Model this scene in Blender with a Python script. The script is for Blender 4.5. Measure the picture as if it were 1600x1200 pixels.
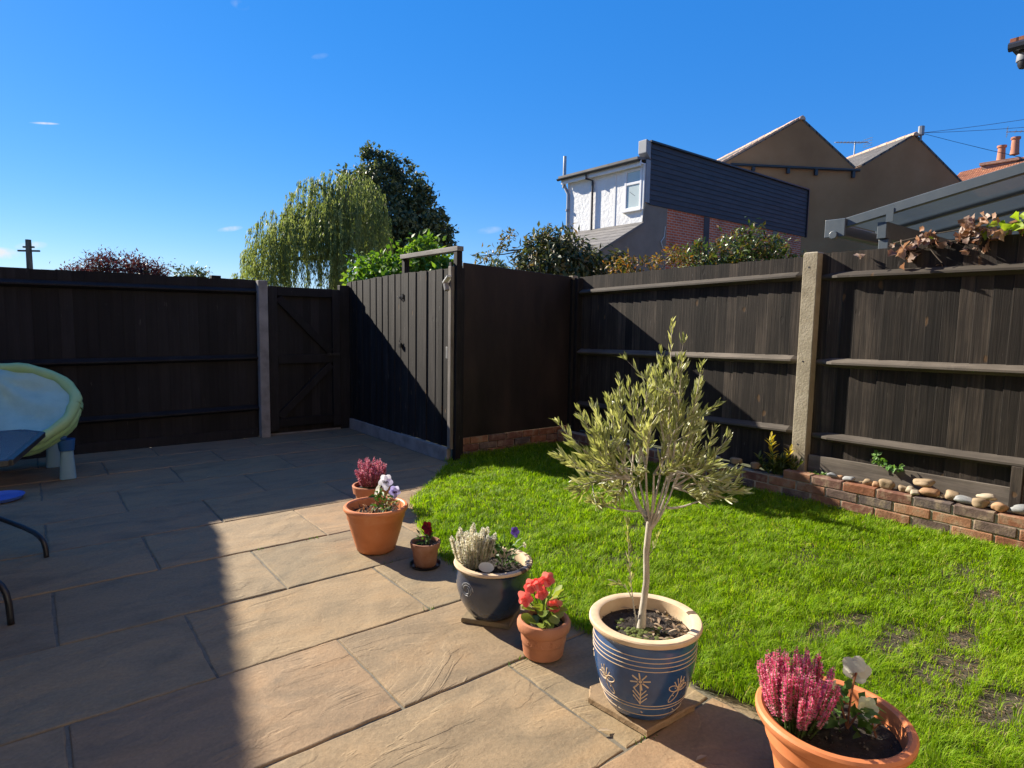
import bpy, bmesh, math, random
import numpy as np
from mathutils import Matrix, Vector
for o in list(bpy.data.objects): bpy.data.objects.remove(o, do_unlink=True)
S = bpy.context.scene
COL = S.collection
R_ = math.radians
random.seed(7); RNG = np.random.default_rng(11)

# ------------------------------------------------------------------ camera
CAM_H = 1.335
YAW, PITCH, ROLL = R_(38.5), R_(5.6), R_(1.0)
fw0 = Vector((math.sin(YAW), math.cos(YAW), 0)); rt = Vector((math.cos(YAW), -math.sin(YAW), 0)); up0 = Vector((0, 0, 1))
fw = fw0*math.cos(PITCH) - up0*math.sin(PITCH); up = up0*math.cos(PITCH) + fw0*math.sin(PITCH)
rt2 = rt*math.cos(ROLL) + up*math.sin(ROLL); up2 = up*math.cos(ROLL) - rt*math.sin(ROLL)
cam = bpy.data.cameras.new('camera'); camo = bpy.data.objects.new('camera', cam); COL.objects.link(camo)
M = Matrix((rt2, up2, -fw)).transposed().to_4x4(); M.translation = (0, 0, CAM_H); camo.matrix_world = M
cam.sensor_fit = 'HORIZONTAL'; cam.sensor_width = 36; cam.lens = 36*960/1600
cam.clip_start = .05; cam.clip_end = 2000
S.camera = camo
S.render.resolution_x, S.render.resolution_y = 1024, 768

# ------------------------------------------------------------------ sky, sun, exposure
SUN_TO = Vector((-.30, 1.0, .60)).normalized()          # towards the sun
SUN_EL = math.asin(SUN_TO.z); SUN_AZ = math.atan2(SUN_TO.x, SUN_TO.y)   # from +Y towards +X
W = bpy.data.worlds.new('World'); S.world = W; W.use_nodes = True
nt = W.node_tree; nt.nodes.clear()
sky = nt.nodes.new('ShaderNodeTexSky'); sky.sky_type = 'NISHITA'; sky.sun_disc = False
sky.sun_elevation = SUN_EL; sky.sun_rotation = SUN_AZ
sky.air_density = 1.0; sky.dust_density = .05; sky.ozone_density = 2.5; sky.altitude = 20
hs = nt.nodes.new('ShaderNodeHueSaturation'); hs.inputs['Saturation'].default_value = 1.42; hs.inputs['Value'].default_value = 1.0
bg = nt.nodes.new('ShaderNodeBackground'); bg.inputs['Strength'].default_value = .057
wo = nt.nodes.new('ShaderNodeOutputWorld')
nt.links.new(sky.outputs[0], hs.inputs['Color'])
# thin wisps of cloud, low in the sky
tc = nt.nodes.new('ShaderNodeTexCoord')
def wnode(t, **k):
    n = nt.nodes.new(t)
    for a, b in k.items(): setattr(n, a, b)
    return n
am = wnode('ShaderNodeMixRGB'); am.inputs[0].default_value = .45; nt.links.new(hs.outputs[0], am.inputs[1]); am.inputs[2].default_value = (.40, 2.30, 8.0, 1)   # clear autumn azure
last = am.outputs[0]
SUNL = bpy.data.lights.new('sun', 'SUN'); SUNL.energy = 5.0; SUNL.angle = R_(.53); SUNL.color = (1.0, .91, .77)
suno = bpy.data.objects.new('sun', SUNL); COL.objects.link(suno)
suno.rotation_euler = (-SUN_TO).to_track_quat('-Z', 'Y').to_euler()
S.view_settings.view_transform = 'Standard'; S.view_settings.look = 'None'
S.view_settings.exposure = 1.28; S.view_settings.gamma = 1.0; S.view_settings.use_curve_mapping = False
# wisps: each an elongated patch of noise about one direction of the sky
WISPS = [((.033, .972, .235), .016, .0016, .5, -.4, 0), ((.241, .962, .129), .018, .004, .5, -.6, 1), ((.34, .867, .364), .013, .004, .09, -.8, 2),
         ((.013, .996, .087), .018, .006, .5, -.6, 3), ((-.018, .997, .076), .022, .008, .7, .0, 4), ((.584, .798, .146), .022, .006, .16, -.4, 5), ((.24, .882, .405), .012, .006, .12, .3, 6)]
for d, a, b, amt, tilt, sd in WISPS:
    d = Vector(d).normalized(); s = d.cross(Vector((0, 0, 1))).normalized(); u = s.cross(d)
    s2 = s*math.cos(tilt*.35) - u*math.sin(tilt*.35); u2 = u*math.cos(tilt*.35) + s*math.sin(tilt*.35)
    def dot(vec):
        m = wnode('ShaderNodeVectorMath', operation='DOT_PRODUCT'); nt.links.new(tc.outputs['Generated'], m.inputs[0]); m.inputs[1].default_value = vec
        return m.outputs['Value']
    def mth(op, x, y=None):
        m = wnode('ShaderNodeMath', operation=op)
        for i, q in enumerate((x, y)):
            if q is None: continue
            if isinstance(q, (int, float)): m.inputs[i].default_value = q
            else: nt.links.new(q, m.inputs[i])
        return m.outputs[0]
    e1 = mth('POWER', mth('MULTIPLY', dot(s2), 1/a), 2.0); e2 = mth('POWER', mth('MULTIPLY', dot(u2), 1/b), 2.0)
    g = mth('MAXIMUM', mth('SUBTRACT', 1.0, mth('ADD', e1, e2)), 0.0)
    g = mth('MULTIPLY', g, mth('GREATER_THAN', dot(d), 0.0))
    nz = wnode('ShaderNodeTexNoise'); nz.inputs['Scale'].default_value = 60; nz.inputs['Detail'].default_value = 5; nt.links.new(tc.outputs['Generated'], nz.inputs['Vector'])
    k = mth('MULTIPLY', g, mth('MULTIPLY', mth('MAXIMUM', mth('SUBTRACT', nz.outputs['Fac'], .33), 0.0), 5*amt))
    k = mth('MINIMUM', k, .9)
    mx = wnode('ShaderNodeMixRGB'); nt.links.new(k, mx.inputs[0]); nt.links.new(last, mx.inputs[1]); mx.inputs[2].default_value = (6.5, 6.5, 6.5, 1)
    last = mx.outputs[0]
nt.links.new(last, bg.inputs['Color']); nt.links.new(bg.outputs[0], wo.inputs['Surface'])

# ------------------------------------------------------------------ material helpers
class NT:
    def __init__(s, name):
        s.m = bpy.data.materials.new(name); s.m.use_nodes = True; s.t = s.m.node_tree; s.t.nodes.clear()
        s.out = s.t.nodes.new('ShaderNodeOutputMaterial')
    def n(s, typ, ins=None, **attrs):
        nd = s.t.nodes.new(typ)
        for a, b in attrs.items(): setattr(nd, a, b)
        for k, v in (ins or {}).items(): s.set(nd.inputs[k], v)
        return nd
    def set(s, sock, v):
        if isinstance(v, bpy.types.NodeSocket): s.t.links.new(v, sock)
        elif isinstance(v, bpy.types.Node): s.t.links.new(v.outputs[0], sock)
        elif isinstance(v, (tuple, list)) and sock.type == 'RGBA' and len(v) == 3: sock.default_value = (*v, 1)
        else: sock.default_value = v
    def math(s, op, a, b=0.0, c=None, clamp=False):
        ins = {0: a, 1: b}
        if c is not None: ins[2] = c
        return s.n('ShaderNodeMath', ins, operation=op, use_clamp=clamp).outputs[0]
    def mix(s, f, a, b, mode='MIX'): return s.n('ShaderNodeMixRGB', {0: f, 1: a, 2: b}, blend_type=mode).outputs[0]
    def ramp(s, f, pts, interp='LINEAR'):
        r = s.n('ShaderNodeValToRGB', {0: f}); cr = r.color_ramp; cr.interpolation = interp
        while len(cr.elements) > 1: cr.elements.remove(cr.elements[-1])
        for i, (p, c) in enumerate(pts):
            e = cr.elements[0] if i == 0 else cr.elements.new(p)
            e.position = p; e.color = (*c, 1) if len(c) == 3 else c
        return r.outputs[0]
    def coord(s, scale=(1, 1, 1), rand=0.0, world=False):
        if world: v = s.n('ShaderNodeNewGeometry').outputs['Position']
        else: v = s.n('ShaderNodeTexCoord').outputs['Object']
        if rand:
            oi = s.n('ShaderNodeObjectInfo'); r = s.math('MULTIPLY', oi.outputs['Random'], rand)
            cx = s.n('ShaderNodeCombineXYZ', {0: r, 1: s.math('MULTIPLY', r, 1.7), 2: s.math('MULTIPLY', r, .63)})
            v = s.n('ShaderNodeVectorMath', {0: v, 1: cx.outputs[0]}, operation='ADD').outputs[0]
        return s.n('ShaderNodeMapping', {'Vector': v, 'Scale': scale}).outputs[0]
    def noise(s, vec, scale, detail=4, rough=.55, dist=0.0):
        return s.n('ShaderNodeTexNoise', {'Vector': vec, 'Scale': scale, 'Detail': detail, 'Roughness': rough, 'Distortion': dist}).outputs['Fac']
    def orand(s): return s.n('ShaderNodeObjectInfo').outputs['Random']
    def bump(s, h, strength, dist=.01, normal=None):
        ins = {'Height': h, 'Strength': strength, 'Distance': dist}
        if normal is not None: ins['Normal'] = normal
        return s.n('ShaderNodeBump', ins).outputs[0]
    def pr(s, **k):
        ins = {}
        mp = dict(base='Base Color', rough='Roughness', metal='Metallic', spec='Specular IOR Level', normal='Normal', alpha='Alpha', trans='Transmission Weight', ior='IOR', coat='Coat Weight', coat_rough='Coat Roughness', sheen='Sheen Weight')
        for a, b in k.items(): ins[mp[a]] = b
        return s.n('ShaderNodeBsdfPrincipled', ins).outputs[0]
    def done(s, sh): s.t.links.new(sh, s.out.inputs['Surface']); return s.m
MATS = {}
def surf(name, cols, nscale=4, scale=(1, 1, 1), rough=.7, bump=.3, bdist=.004, bscale=None, objv=.15, spec=.4, rand=20., metal=0, detail=6, dist=0., coat=0, rvar=.15, world=False):
    """general weathered surface: noise through a colour ramp, per-object value shift, fine relief"""
    T = NT(name); c = T.coord(scale, rand, world)
    n1 = T.noise(c, nscale, detail, .6, dist); k = len(cols)
    col = T.ramp(n1, [(.28 + .44*i/max(1, k-1), q) for i, q in enumerate(cols)])
    if objv:
        v = T.math('ADD', T.math('MULTIPLY', T.orand(), 2*objv), 1-objv)
        col = T.n('ShaderNodeHueSaturation', {'Color': col, 'Value': v}).outputs[0]
    n2 = T.noise(c, bscale or nscale*6, 6, .65)
    r = T.math('ADD', T.math('MULTIPLY', n2, 2*rvar), rough-rvar)
    nm = T.bump(n2, bump, bdist)
    MATS[name] = T.done(T.pr(base=col, rough=r, spec=spec, normal=nm, metal=metal, coat=coat, coat_rough=.15)); return MATS[name]
def leafmat(name, cols, trans=.35, rough=.5, spec=.3, tcol=None):
    T = NT(name); a = T.n('ShaderNodeAttribute', attribute_name='rnd').outputs['Fac']; k = len(cols)
    col = T.ramp(a, [(i/max(1, k-1), q) for i, q in enumerate(cols)])
    c2 = T.mix(1.0, col, tcol or (1.25, 1.2, .55), 'MULTIPLY')
    p = T.pr(base=col, rough=rough, spec=spec); tr = T.n('ShaderNodeBsdfTranslucent', {'Color': c2}).outputs[0]
    MATS[name] = T.done(T.n('ShaderNodeMixShader', {0: trans, 1: p, 2: tr}).outputs[0]); return MATS[name]

# ---- wood of the fences: dark stain, grain along the local Z axis, knots
def woodmat(name, dark, mid, light, knots=.5, grainz=True, rough=.72, bump=.5, var=.35, fleck=.22):
    T = NT(name); sc = (1, 1, .06) if grainz else (.06, .06, 1)
    c = T.coord((1, 1, 1), 37.); cs = T.n('ShaderNodeMapping', {'Vector': c, 'Scale': sc}).outputs[0]
    g = T.noise(cs, 55, 6, .6, .6); big = T.noise(cs, 9, 3, .5)
    w = T.noise(c, 3.2, 5, .6)
    f = T.math('ADD', T.math('MULTIPLY', g, .42), T.math('ADD', T.math('MULTIPLY', big, .26), T.math('MULTIPLY', w, .38)))
    col = T.ramp(f, [(.36, dark), (.53, mid), (.72, light)])
    v = T.math('ADD', T.math('MULTIPLY', T.orand(), 2*var), 1-var)
    col = T.n('ShaderNodeHueSaturation', {'Color': col, 'Value': v}).outputs[0]
    ks = T.n('ShaderNodeSeparateXYZ', {0: c}); kc = T.n('ShaderNodeCombineXYZ', {0: ks.outputs[1], 1: T.math('MULTIPLY', ks.outputs[2], .8), 2: 0.0}).outputs[0]
    kc = T.n('ShaderNodeVectorMath', {0: kc, 1: T.n('ShaderNodeVectorMath', {0: T.n('ShaderNodeTexNoise', {'Vector': c, 'Scale': 22.0}).outputs['Color'], 1: (.03, .03, 0)}, operation='MULTIPLY').outputs[0]}, operation='ADD').outputs[0]
    vo = T.n('ShaderNodeTexVoronoi', {'Vector': kc, 'Scale': 3.4, 'Randomness': 1.0}, voronoi_dimensions='2D'); d = vo.outputs['Distance']
    kn = T.ramp(d, [(.0, (1, 1, 1)), (.03, (.85, .85, .85)), (.055, (.0, .0, .0))])
    gate = T.math('GREATER_THAN', T.n('ShaderNodeSeparateColor', {0: vo.outputs['Color']}).outputs[0], 1-knots)
    col = T.mix(T.math('MULTIPLY', T.math('MULTIPLY', kn, gate), .8), col, (.12, .068, .03))
    fk = T.n('ShaderNodeMapRange', {'Value': T.noise(T.n('ShaderNodeMapping', {'Vector': c, 'Scale': (1, 1, .28) if grainz else (.28, .28, 1)}).outputs[0], 26, 4, .7), 'From Min': .66, 'From Max': .74}).outputs[0]
    col = T.mix(T.math('MULTIPLY', fk, fleck), col, (.22, .20, .18))
    h = T.math('ADD', T.math('MULTIPLY', g, .6), T.math('MULTIPLY', kn, -.3))
    MATS[name] = T.done(T.pr(base=col, rough=rough, spec=.28, normal=T.bump(h, bump, .004))); return MATS[name]
woodmat('stain_lit_tone', (.008, .0062, .005), (.025, .0195, .0155), (.082, .064, .048), var=.55, bump=.9, fleck=.35)  # lit copy of the fence stain: sunlight put into a lighter, warmer colour
woodmat('stain_shaded_tone', (.0075, .007, .0075), (.013, .012, .0125), (.024, .022, .022), knots=0)  # shaded copy of the fence stain: shade put into a darker colour
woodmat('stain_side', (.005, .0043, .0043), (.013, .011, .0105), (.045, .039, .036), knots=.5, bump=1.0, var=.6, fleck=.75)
woodmat('rail_wood', (.050, .042, .034), (.085, .072, .058), (.15, .128, .104), grainz=False, knots=.25)
woodmat('grey_wood', (.10, .09, .078), (.19, .17, .15), (.33, .30, .26), knots=.1)
woodmat('grey_bar', (.10, .09, .078), (.20, .185, .165), (.36, .33, .29), knots=.1, grainz=False)
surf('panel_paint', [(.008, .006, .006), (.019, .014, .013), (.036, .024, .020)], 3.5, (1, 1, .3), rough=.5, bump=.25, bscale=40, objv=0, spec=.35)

def stone_mat(name):
    T = NT(name); c = T.coord((1, 1, 1), 31.)
    cs = T.n('ShaderNodeMapping', {'Vector': c, 'Scale': (1.0, 2.1, 1), 'Rotation': (0, 0, .5)}).outputs[0]
    h1 = T.noise(cs, 1.25, 5, .55, 1.2)
    st = T.math('MULTIPLY', h1, 9.0); fl = T.math('FLOOR', st); fr = T.math('SUBTRACT', st, fl)
    sm = T.n('ShaderNodeMapRange', {'Value': fr, 'From Min': .78, 'From Max': 1.0}, interpolation_type='SMOOTHSTEP').outputs[0]
    terr = T.math('MULTIPLY', T.math('ADD', fl, sm), .11)
    gate = T.n('ShaderNodeMapRange', {'Value': T.noise(c, 2.3, 2), 'From Min': .42, 'From Max': .62}).outputs[0]
    fine = T.noise(c, 75, 5, .65); med = T.noise(c, 9, 5, .6, .4)
    oi = T.orand()
    base = T.ramp(oi, [(0, (.285, .205, .118)), (.25, (.250, .196, .120)), (.5, (.292, .206, .122)), (.75, (.228, .182, .114)), (1, (.280, .192, .116))])
    stain = T.ramp(T.noise(cs, 2.6, 6, .62, .8), [(.3, (.70, .72, .74)), (.52, (1.0, .98, .95)), (.75, (1.18, 1.08, .96))])
    col = T.mix(1.0, base, stain, 'MULTIPLY')
    col = T.mix(.45, col, T.ramp(fine, [(.25, (.6, .6, .6)), (.7, (1.25, 1.22, 1.2))]), 'MULTIPLY')
    col = T.mix(T.math('MULTIPLY', T.n('ShaderNodeMapRange', {'Value': med, 'From Min': .62, 'From Max': .78}).outputs[0], .4), col, (.13, .11, .085))
    h = T.math('ADD', T.math('MULTIPLY', T.math('MULTIPLY', terr, gate), 1.0), T.math('ADD', T.math('MULTIPLY', fine, .10), T.math('MULTIPLY', med, .28)))
    MATS[name] = T.done(T.pr(base=col, rough=.82, spec=.25, normal=T.bump(h, .9, .02))); return MATS[name]
stone_mat('sandstone')
surf('mortar_bed', [(.06, .055, .042), (.16, .14, .105), (.10, .095, .065)], 14, rough=.95, bump=.6, objv=0)
surf('concrete', [(.22, .185, .125), (.32, .275, .195), (.40, .35, .26)], 6, rough=.9, bump=.7, bdist=.006, bscale=60, objv=.05)
surf('concrete_grey', [(.16, .15, .14), (.26, .25, .235), (.33, .315, .29)], 5, rough=.9, bump=.5, bscale=50, objv=.05)
surf('soil', [(.012, .009, .006), (.028, .020, .014), (.055, .040, .028)], 30, rough=.95, bump=1.0, bdist=.012, bscale=45, objv=0)
surf('lawn_soil', [(.03, .026, .014), (.06, .05, .028), (.095, .08, .048)], 14, rough=.95, bump=1.0, bdist=.012, bscale=40, objv=0)
surf('earth', [(.05, .07, .02), (.08, .085, .035), (.06, .05, .03)], .7, rough=.95, bump=.4, objv=0)
surf('terracotta', [(.30, .115, .055), (.44, .17, .08), (.48, .20, .10), (.54, .30, .19)], 5, rough=.78, bump=.25, bscale=60, objv=.05)
surf('terracotta_plastic', [(.46, .145, .05), (.54, .18, .065), (.57, .20, .08), (.60, .25, .12)], 6, rough=.52, bump=.12, bscale=50, objv=.03, spec=.35)
surf('terracotta_old', [(.20, .085, .045), (.33, .15, .085), (.40, .22, .15)], 12, rough=.85, bump=.35, bscale=60, objv=.05)
surf('navy_glaze', [(.010, .020, .048), (.018, .034, .075), (.035, .058, .11)], 5, rough=.22, bump=.15, bscale=25, objv=0, spec=.6, coat=.5)
surf('blue_glaze', [(.012, .044, .135), (.024, .075, .20), (.05, .12, .27)], 6, rough=.22, bump=.2, bscale=30, objv=0, spec=.5, coat=.35)
surf('cream_clay', [(.50, .36, .22), (.60, .45, .29), (.66, .52, .36)], 9, rough=.75, bump=.2, bscale=50, objv=.04)
surf('brown_chip', [(.08, .05, .03), (.16, .10, .06)], 20, rough=.8)
surf('black_metal', [(.012, .012, .014), (.022, .022, .024)], 8, rough=.42, bump=.1, objv=0, spec=.5)
surf('galv_metal', [(.30, .30, .30), (.42, .42, .41)], 12, rough=.45, bump=.1, objv=0, metal=.7)
surf('white_plastic', [(.62, .62, .58), (.74, .74, .70)], 5, rough=.45, bump=.05, objv=0)
surf('upvc', [(.72, .72, .72), (.80, .80, .80)], 3, rough=.35, bump=.03, objv=0)
surf('sky_blue_plastic', [(.20, .36, .42), (.27, .44, .50)], 3, rough=.5, bump=.1, objv=0)
surf('mid_blue_plastic', [(.02, .10, .28), (.03, .13, .34)], 3, rough=.45, bump=.05, objv=0)
surf('dish_blue', [(.07, .15, .48), (.10, .20, .58)], 3, rough=.5, bump=.05, objv=0)
surf('pool_green', [(.30, .50, .20), (.40, .60, .28)], 3, rough=.4, bump=.15, bscale=9, bdist=.02, objv=.05)
surf('pool_film', [(.25, .45, .41), (.34, .56, .50), (.40, .61, .54)], 3, rough=.4, bump=.5, bscale=5, bdist=.03, objv=0)
surf('yellow_plastic', [(.6, .36, .04), (.7, .45, .06)], 3, rough=.5, objv=0)
surf('bark_olive', [(.28, .25, .20), (.42, .38, .31), (.55, .50, .42)], 25, (1, 1, .3), rough=.9, bump=.8, bscale=60, objv=.05)
surf('bark_dark', [(.05, .04, .03), (.10, .08, .06), (.16, .13, .10)], 6, (1, 1, .25), rough=.95, bump=.8, bscale=14, objv=.1)
surf('stem_green', [(.06, .11, .02), (.10, .17, .04)], 10, rough=.6, bump=.1)
surf('stem_red', [(.16, .06, .03), (.24, .10, .05)], 10, rough=.6, bump=.1)
surf('moss', [(.05, .07, .012), (.12, .15, .03), (.17, .19, .05)], 40, rough=.95, bump=1, bdist=.01)
surf('pebble', [(.20, .145, .085), (.29, .21, .125), (.36, .27, .17)], 9, rough=.75, bump=.35, bscale=60, objv=.1)
surf('pebble_pale', [(.30, .25, .17), (.42, .35, .25)], 9, rough=.75, bump=.3, bscale=60, objv=.05)
surf('pebble_grey', [(.13, .14, .14), (.24, .25, .25), (.34, .34, .32)], 12, (1, 1, 3), rough=.7, bump=.3, bscale=60, objv=.1)
surf('pebble_brown', [(.26, .14, .07), (.36, .21, .11), (.42, .28, .17)], 9, rough=.75, bump=.35, bscale=50, objv=.1)
surf('white_render', [(.74, .74, .72), (.80, .80, .78), (.83, .83, .81)], 2.5, rough=.9, bump=.7, bdist=.03, bscale=9, objv=0)
surf('white_smooth', [(.70, .70, .68), (.78, .78, .76)], 2, rough=.8, bump=.1, objv=0)
surf('grey_render', [(.17, .14, .11), (.22, .185, .145), (.26, .22, .175)], 1.1, rough=.92, bump=.25, bscale=30, objv=0)
surf('brown_render', [(.31, .145, .058), (.38, .182, .075), (.44, .225, .10)], .45, rough=.92, bump=.3, bscale=14, objv=0, detail=8)
surf('slate_clad', [(.030, .029, .034), (.042, .040, .046), (.056, .053, .058)], 1.5, (1, 1, 4), rough=.6, bump=.3, bscale=18, objv=.12)
surf('roof_slate', [(.10, .095, .09), (.15, .14, .13), (.20, .185, .17)], 2.2, rough=.8, bump=.4, bscale=12, objv=.15)
surf('lead_grey', [(.20, .21, .23), (.27, .28, .30)], 2, rough=.55, bump=.1, objv=0)
surf('gutter_black', [(.02, .02, .024), (.035, .035, .04)], 4, rough=.4, bump=.05, objv=0)
surf('alu_grey', [(.075, .095, .11), (.095, .115, .13)], 3, rough=.4, bump=.05, objv=0, spec=.5)
surf('clay_tile', [(.34, .14, .07), (.44, .20, .11), (.52, .27, .16)], 3, rough=.85, bump=.4, bscale=20, objv=.2)
surf('ridge_tile', [(.42, .24, .15), (.52, .33, .22), (.58, .40, .29)], 3, rough=.85, bump=.4, bscale=20, objv=.15)
surf('chimney_clay', [(.40, .16, .09), (.48, .21, .13)], 4, rough=.85, bump=.3, objv=.1)

def brick_piece(name):
    T = NT(name); c = T.coord((1, 1, 1), 43.); oi = T.orand()
    base = T.ramp(oi, [(0, (.27, .115, .062)), (.16, (.20, .095, .065)), (.32, (.30, .150, .085)), (.46, (.15, .105, .085)), (.58, (.33, .165, .09)), (.72, (.19, .105, .078)), (.86, (.115, .09, .08)), (1, (.25, .135, .085))], 'CONSTANT')
    n = T.noise(c, 12, 6, .65); f = T.noise(c, 70, 5, .7)
    col = T.mix(.8, base, T.ramp(n, [(.3, (.5, .5, .52)), (.55, (1, 1, 1)), (.75, (1.35, 1.25, 1.15))]), 'MULTIPLY')
    col = T.mix(T.n('ShaderNodeMapRange', {'Value': n, 'From Min': .50, 'From Max': .70}).outputs[0], col, (.29, .225, .15))
    MATS[name] = T.done(T.pr(base=col, rough=.9, spec=.2, normal=T.bump(T.math('ADD', f, n), .6, .006))); return MATS[name]
brick_piece('old_brick')
surf('mortar', [(.22, .18, .125), (.33, .28, .20), (.40, .34, .25)], 18, rough=.95, bump=.8, bscale=70, objv=0)
def brickwall(name, c1, c2, mort, scale=1.0, vert='XZ', rough=.9):
    T = NT(name); p = T.n('ShaderNodeTexCoord').outputs['Object']; sp = T.n('ShaderNodeSeparateXYZ', {0: p})
    a, b = (sp.outputs[0], sp.outputs[2]) if vert == 'XZ' else (sp.outputs[1], sp.outputs[2])
    cv = T.n('ShaderNodeCombineXYZ', {0: a, 1: b, 2: 0.0}).outputs[0]
    br = T.n('ShaderNodeTexBrick', {'Vector': cv, 'Color1': c1, 'Color2': c2, 'Mortar': mort, 'Scale': scale, 'Mortar Size': .012, 'Brick Width': .225, 'Row Height': .075, 'Bias': 0.0})
    n = T.noise(p, 1.3, 6, .65); f = T.noise(p, 9, 5, .6)
    col = T.mix(.8, br.outputs[0], T.ramp(n, [(.32, (.55, .5, .52)), (.5, (1, 1, 1)), (.72, (1.3, 1.25, 1.25))]), 'MULTIPLY')
    col = T.mix(T.n('ShaderNodeMapRange', {'Value': f, 'From Min': .66, 'From Max': .74}).outputs[0], col, (.42, .34, .29))
    h = T.math('SUBTRACT', f, br.outputs['Fac'])
    MATS[name] = T.done(T.pr(base=col, rough=rough, spec=.2, normal=T.bump(h, .5, .02))); return MATS[name]
brickwall('red_brick_wall', (.58, .135, .055), (.44, .10, .05), (.46, .33, .25))
brickwall('plain_brick_wall', (.30, .14, .09), (.24, .11, .08), (.36, .32, .27)); brickwall('warm_brick_wall', (.22, .115, .075), (.17, .085, .06), (.26, .22, .17))
def tiles(name, c1, c2, w=.18, r=.11):
    T = NT(name); p = T.n('ShaderNodeTexCoord').outputs['Object']; sp = T.n('ShaderNodeSeparateXYZ', {0: p})
    cv = T.n('ShaderNodeCombineXYZ', {0: sp.outputs[0], 1: sp.outputs[1], 2: 0.0}).outputs[0]
    br = T.n('ShaderNodeTexBrick', {'Vector': cv, 'Color1': c1, 'Color2': c2, 'Mortar': tuple(.3*q for q in c2), 'Scale': 1.0, 'Mortar Size': .012, 'Brick Width': w, 'Row Height': r})
    n = T.noise(p, 1.5, 6, .65)
    col = T.mix(.8, br.outputs[0], T.ramp(n, [(.3, (.6, .58, .56)), (.55, (1, 1, 1)), (.75, (1.25, 1.2, 1.15))]), 'MULTIPLY')
    MATS[name] = T.done(T.pr(base=col, rough=.85, spec=.2, normal=T.bump(T.math('SUBTRACT', n, br.outputs['Fac']), .6, .03))); return MATS[name]
tiles('clay_roof', (.40, .17, .09), (.30, .115, .065)); tiles('slate_roof', (.16, .15, .14), (.11, .105, .10), .3, .2)
def glassmat(name, tint, rough=.05, alpha=.35):
    T = NT(name); g = T.pr(base=tint, rough=rough, spec=.7)
    tr = T.n('ShaderNodeBsdfTransparent', {'Color': (.8, .85, .88)}).outputs[0]
    MATS[name] = T.done(T.n('ShaderNodeMixShader', {0: alpha, 1: tr, 2: g}).outputs[0]); return MATS[name]
glassmat('window_pane', (.52, .60, .58), .12, .95); glassmat('table_glass', (.10, .115, .13), .25, .9); 
def sheetmat(name):
    T = NT(name); g = T.pr(base=(.15, .18, .21), rough=.3, spec=.5); tr = T.n('ShaderNodeBsdfTranslucent', {'Color': (.13, .155, .18)}).outputs[0]; tt = T.n('ShaderNodeBsdfTransparent', {'Color': (.7, .78, .85)}).outputs[0]
    a = T.n('ShaderNodeMixShader', {0: .5, 1: g, 2: tr}).outputs[0]; MATS[name] = T.done(T.n('ShaderNodeMixShader', {0: .25, 1: a, 2: tt}).outputs[0])
sheetmat('roof_sheet')

leafmat('grass_blade', [(.085, .165, .005), (.175, .31, .008), (.265, .405, .014), (.35, .43, .04), (.48, .41, .16)], .52, .5, .12, (1.25, 1.3, .4))
leafmat('olive_leaf', [(.17, .19, .075), (.26, .285, .11), (.35, .37, .16), (.44, .45, .22), (.55, .55, .37)], .36, .36, .5, (1.2, 1.2, .6))
leafmat('willow_leaf', [(.10, .13, .042), (.165, .205, .065), (.24, .275, .095), (.33, .345, .14)], .5, tcol=(1.15, 1.2, .7))
leafmat('dark_leaf', [(.035, .055, .026), (.06, .085, .04), (.095, .12, .06), (.135, .155, .085)], .35)
leafmat('lime_leaf', [(.05, .12, .012), (.09, .20, .02), (.14, .27, .03), (.20, .30, .05)], .45)
leafmat('plum_leaf', [(.045, .018, .020), (.075, .026, .026), (.11, .045, .035), (.05, .055, .025)], .35, tcol=(1.3, .8, .8))
leafmat('laurel_leaf', [(.03, .05, .018), (.055, .085, .028), (.09, .115, .04), (.16, .17, .07), (.22, .15, .07)], .25, .5, .35)
leafmat('photinia_leaf', [(.03, .06, .016), (.055, .10, .025), (.09, .145, .035), (.14, .17, .04), (.24, .13, .04)], .3, .35, .5)
leafmat('orange_leaf', [(.07, .09, .02), (.16, .14, .03), (.26, .15, .03), (.30, .11, .03)], .35)
leafmat('dry_vine_leaf', [(.16, .10, .075), (.26, .175, .135), (.36, .265, .205), (.44, .34, .27), (.30, .13, .05)], .3, tcol=(1.3, .9, .6))
leafmat('vine_leaf', [(.16, .28, .02), (.26, .40, .03), (.36, .46, .05)], .5)
leafmat('ivy_leaf', [(.07, .17, .03), (.13, .28, .06), (.22, .36, .12)], .4)
leafmat('yellow_shrub_leaf', [(.04, .06, .012), (.07, .095, .02), (.16, .17, .03), (.50, .42, .05), (.60, .46, .05)], .35)
leafmat('plant_leaf', [(.035, .085, .014), (.06, .14, .022), (.10, .20, .035), (.16, .26, .06)], .38)
leafmat('begonia_leaf', [(.12, .18, .025), (.19, .26, .04), (.28, .34, .07), (.40, .40, .12)], .38, .35, .45)
leafmat('pink_floret', [(.50, .13, .20), (.62, .20, .29), (.70, .30, .38), (.76, .45, .50)], .3, tcol=(1.2, .8, .9))
leafmat('magenta_floret', [(.58, .06, .17), (.74, .12, .28), (.82, .22, .38), (.84, .42, .50), (.87, .62, .64)], .3, tcol=(1.2, .8, .9))
leafmat('white_floret', [(.70, .66, .52), (.80, .77, .66), (.85, .83, .74), (.88, .86, .80)], .35, tcol=(1.1, 1.05, .9))
leafmat('heather_green', [(.04, .055, .015), (.07, .095, .03), (.11, .13, .05)], .3)
leafmat('lilac_petal', [(.34, .29, .62), (.55, .52, .78), (.74, .73, .84), (.80, .80, .80)], .35, tcol=(1.1, 1.1, 1.15))
leafmat('purple_petal', [(.05, .02, .16), (.10, .05, .28), (.2, .15, .45)], .3, tcol=(1.1, 1, 1.2))
leafmat('crimson_petal', [(.07, .002, .008), (.14, .005, .015), (.22, .01, .025)], .3, tcol=(1.3, .6, .6))
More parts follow.
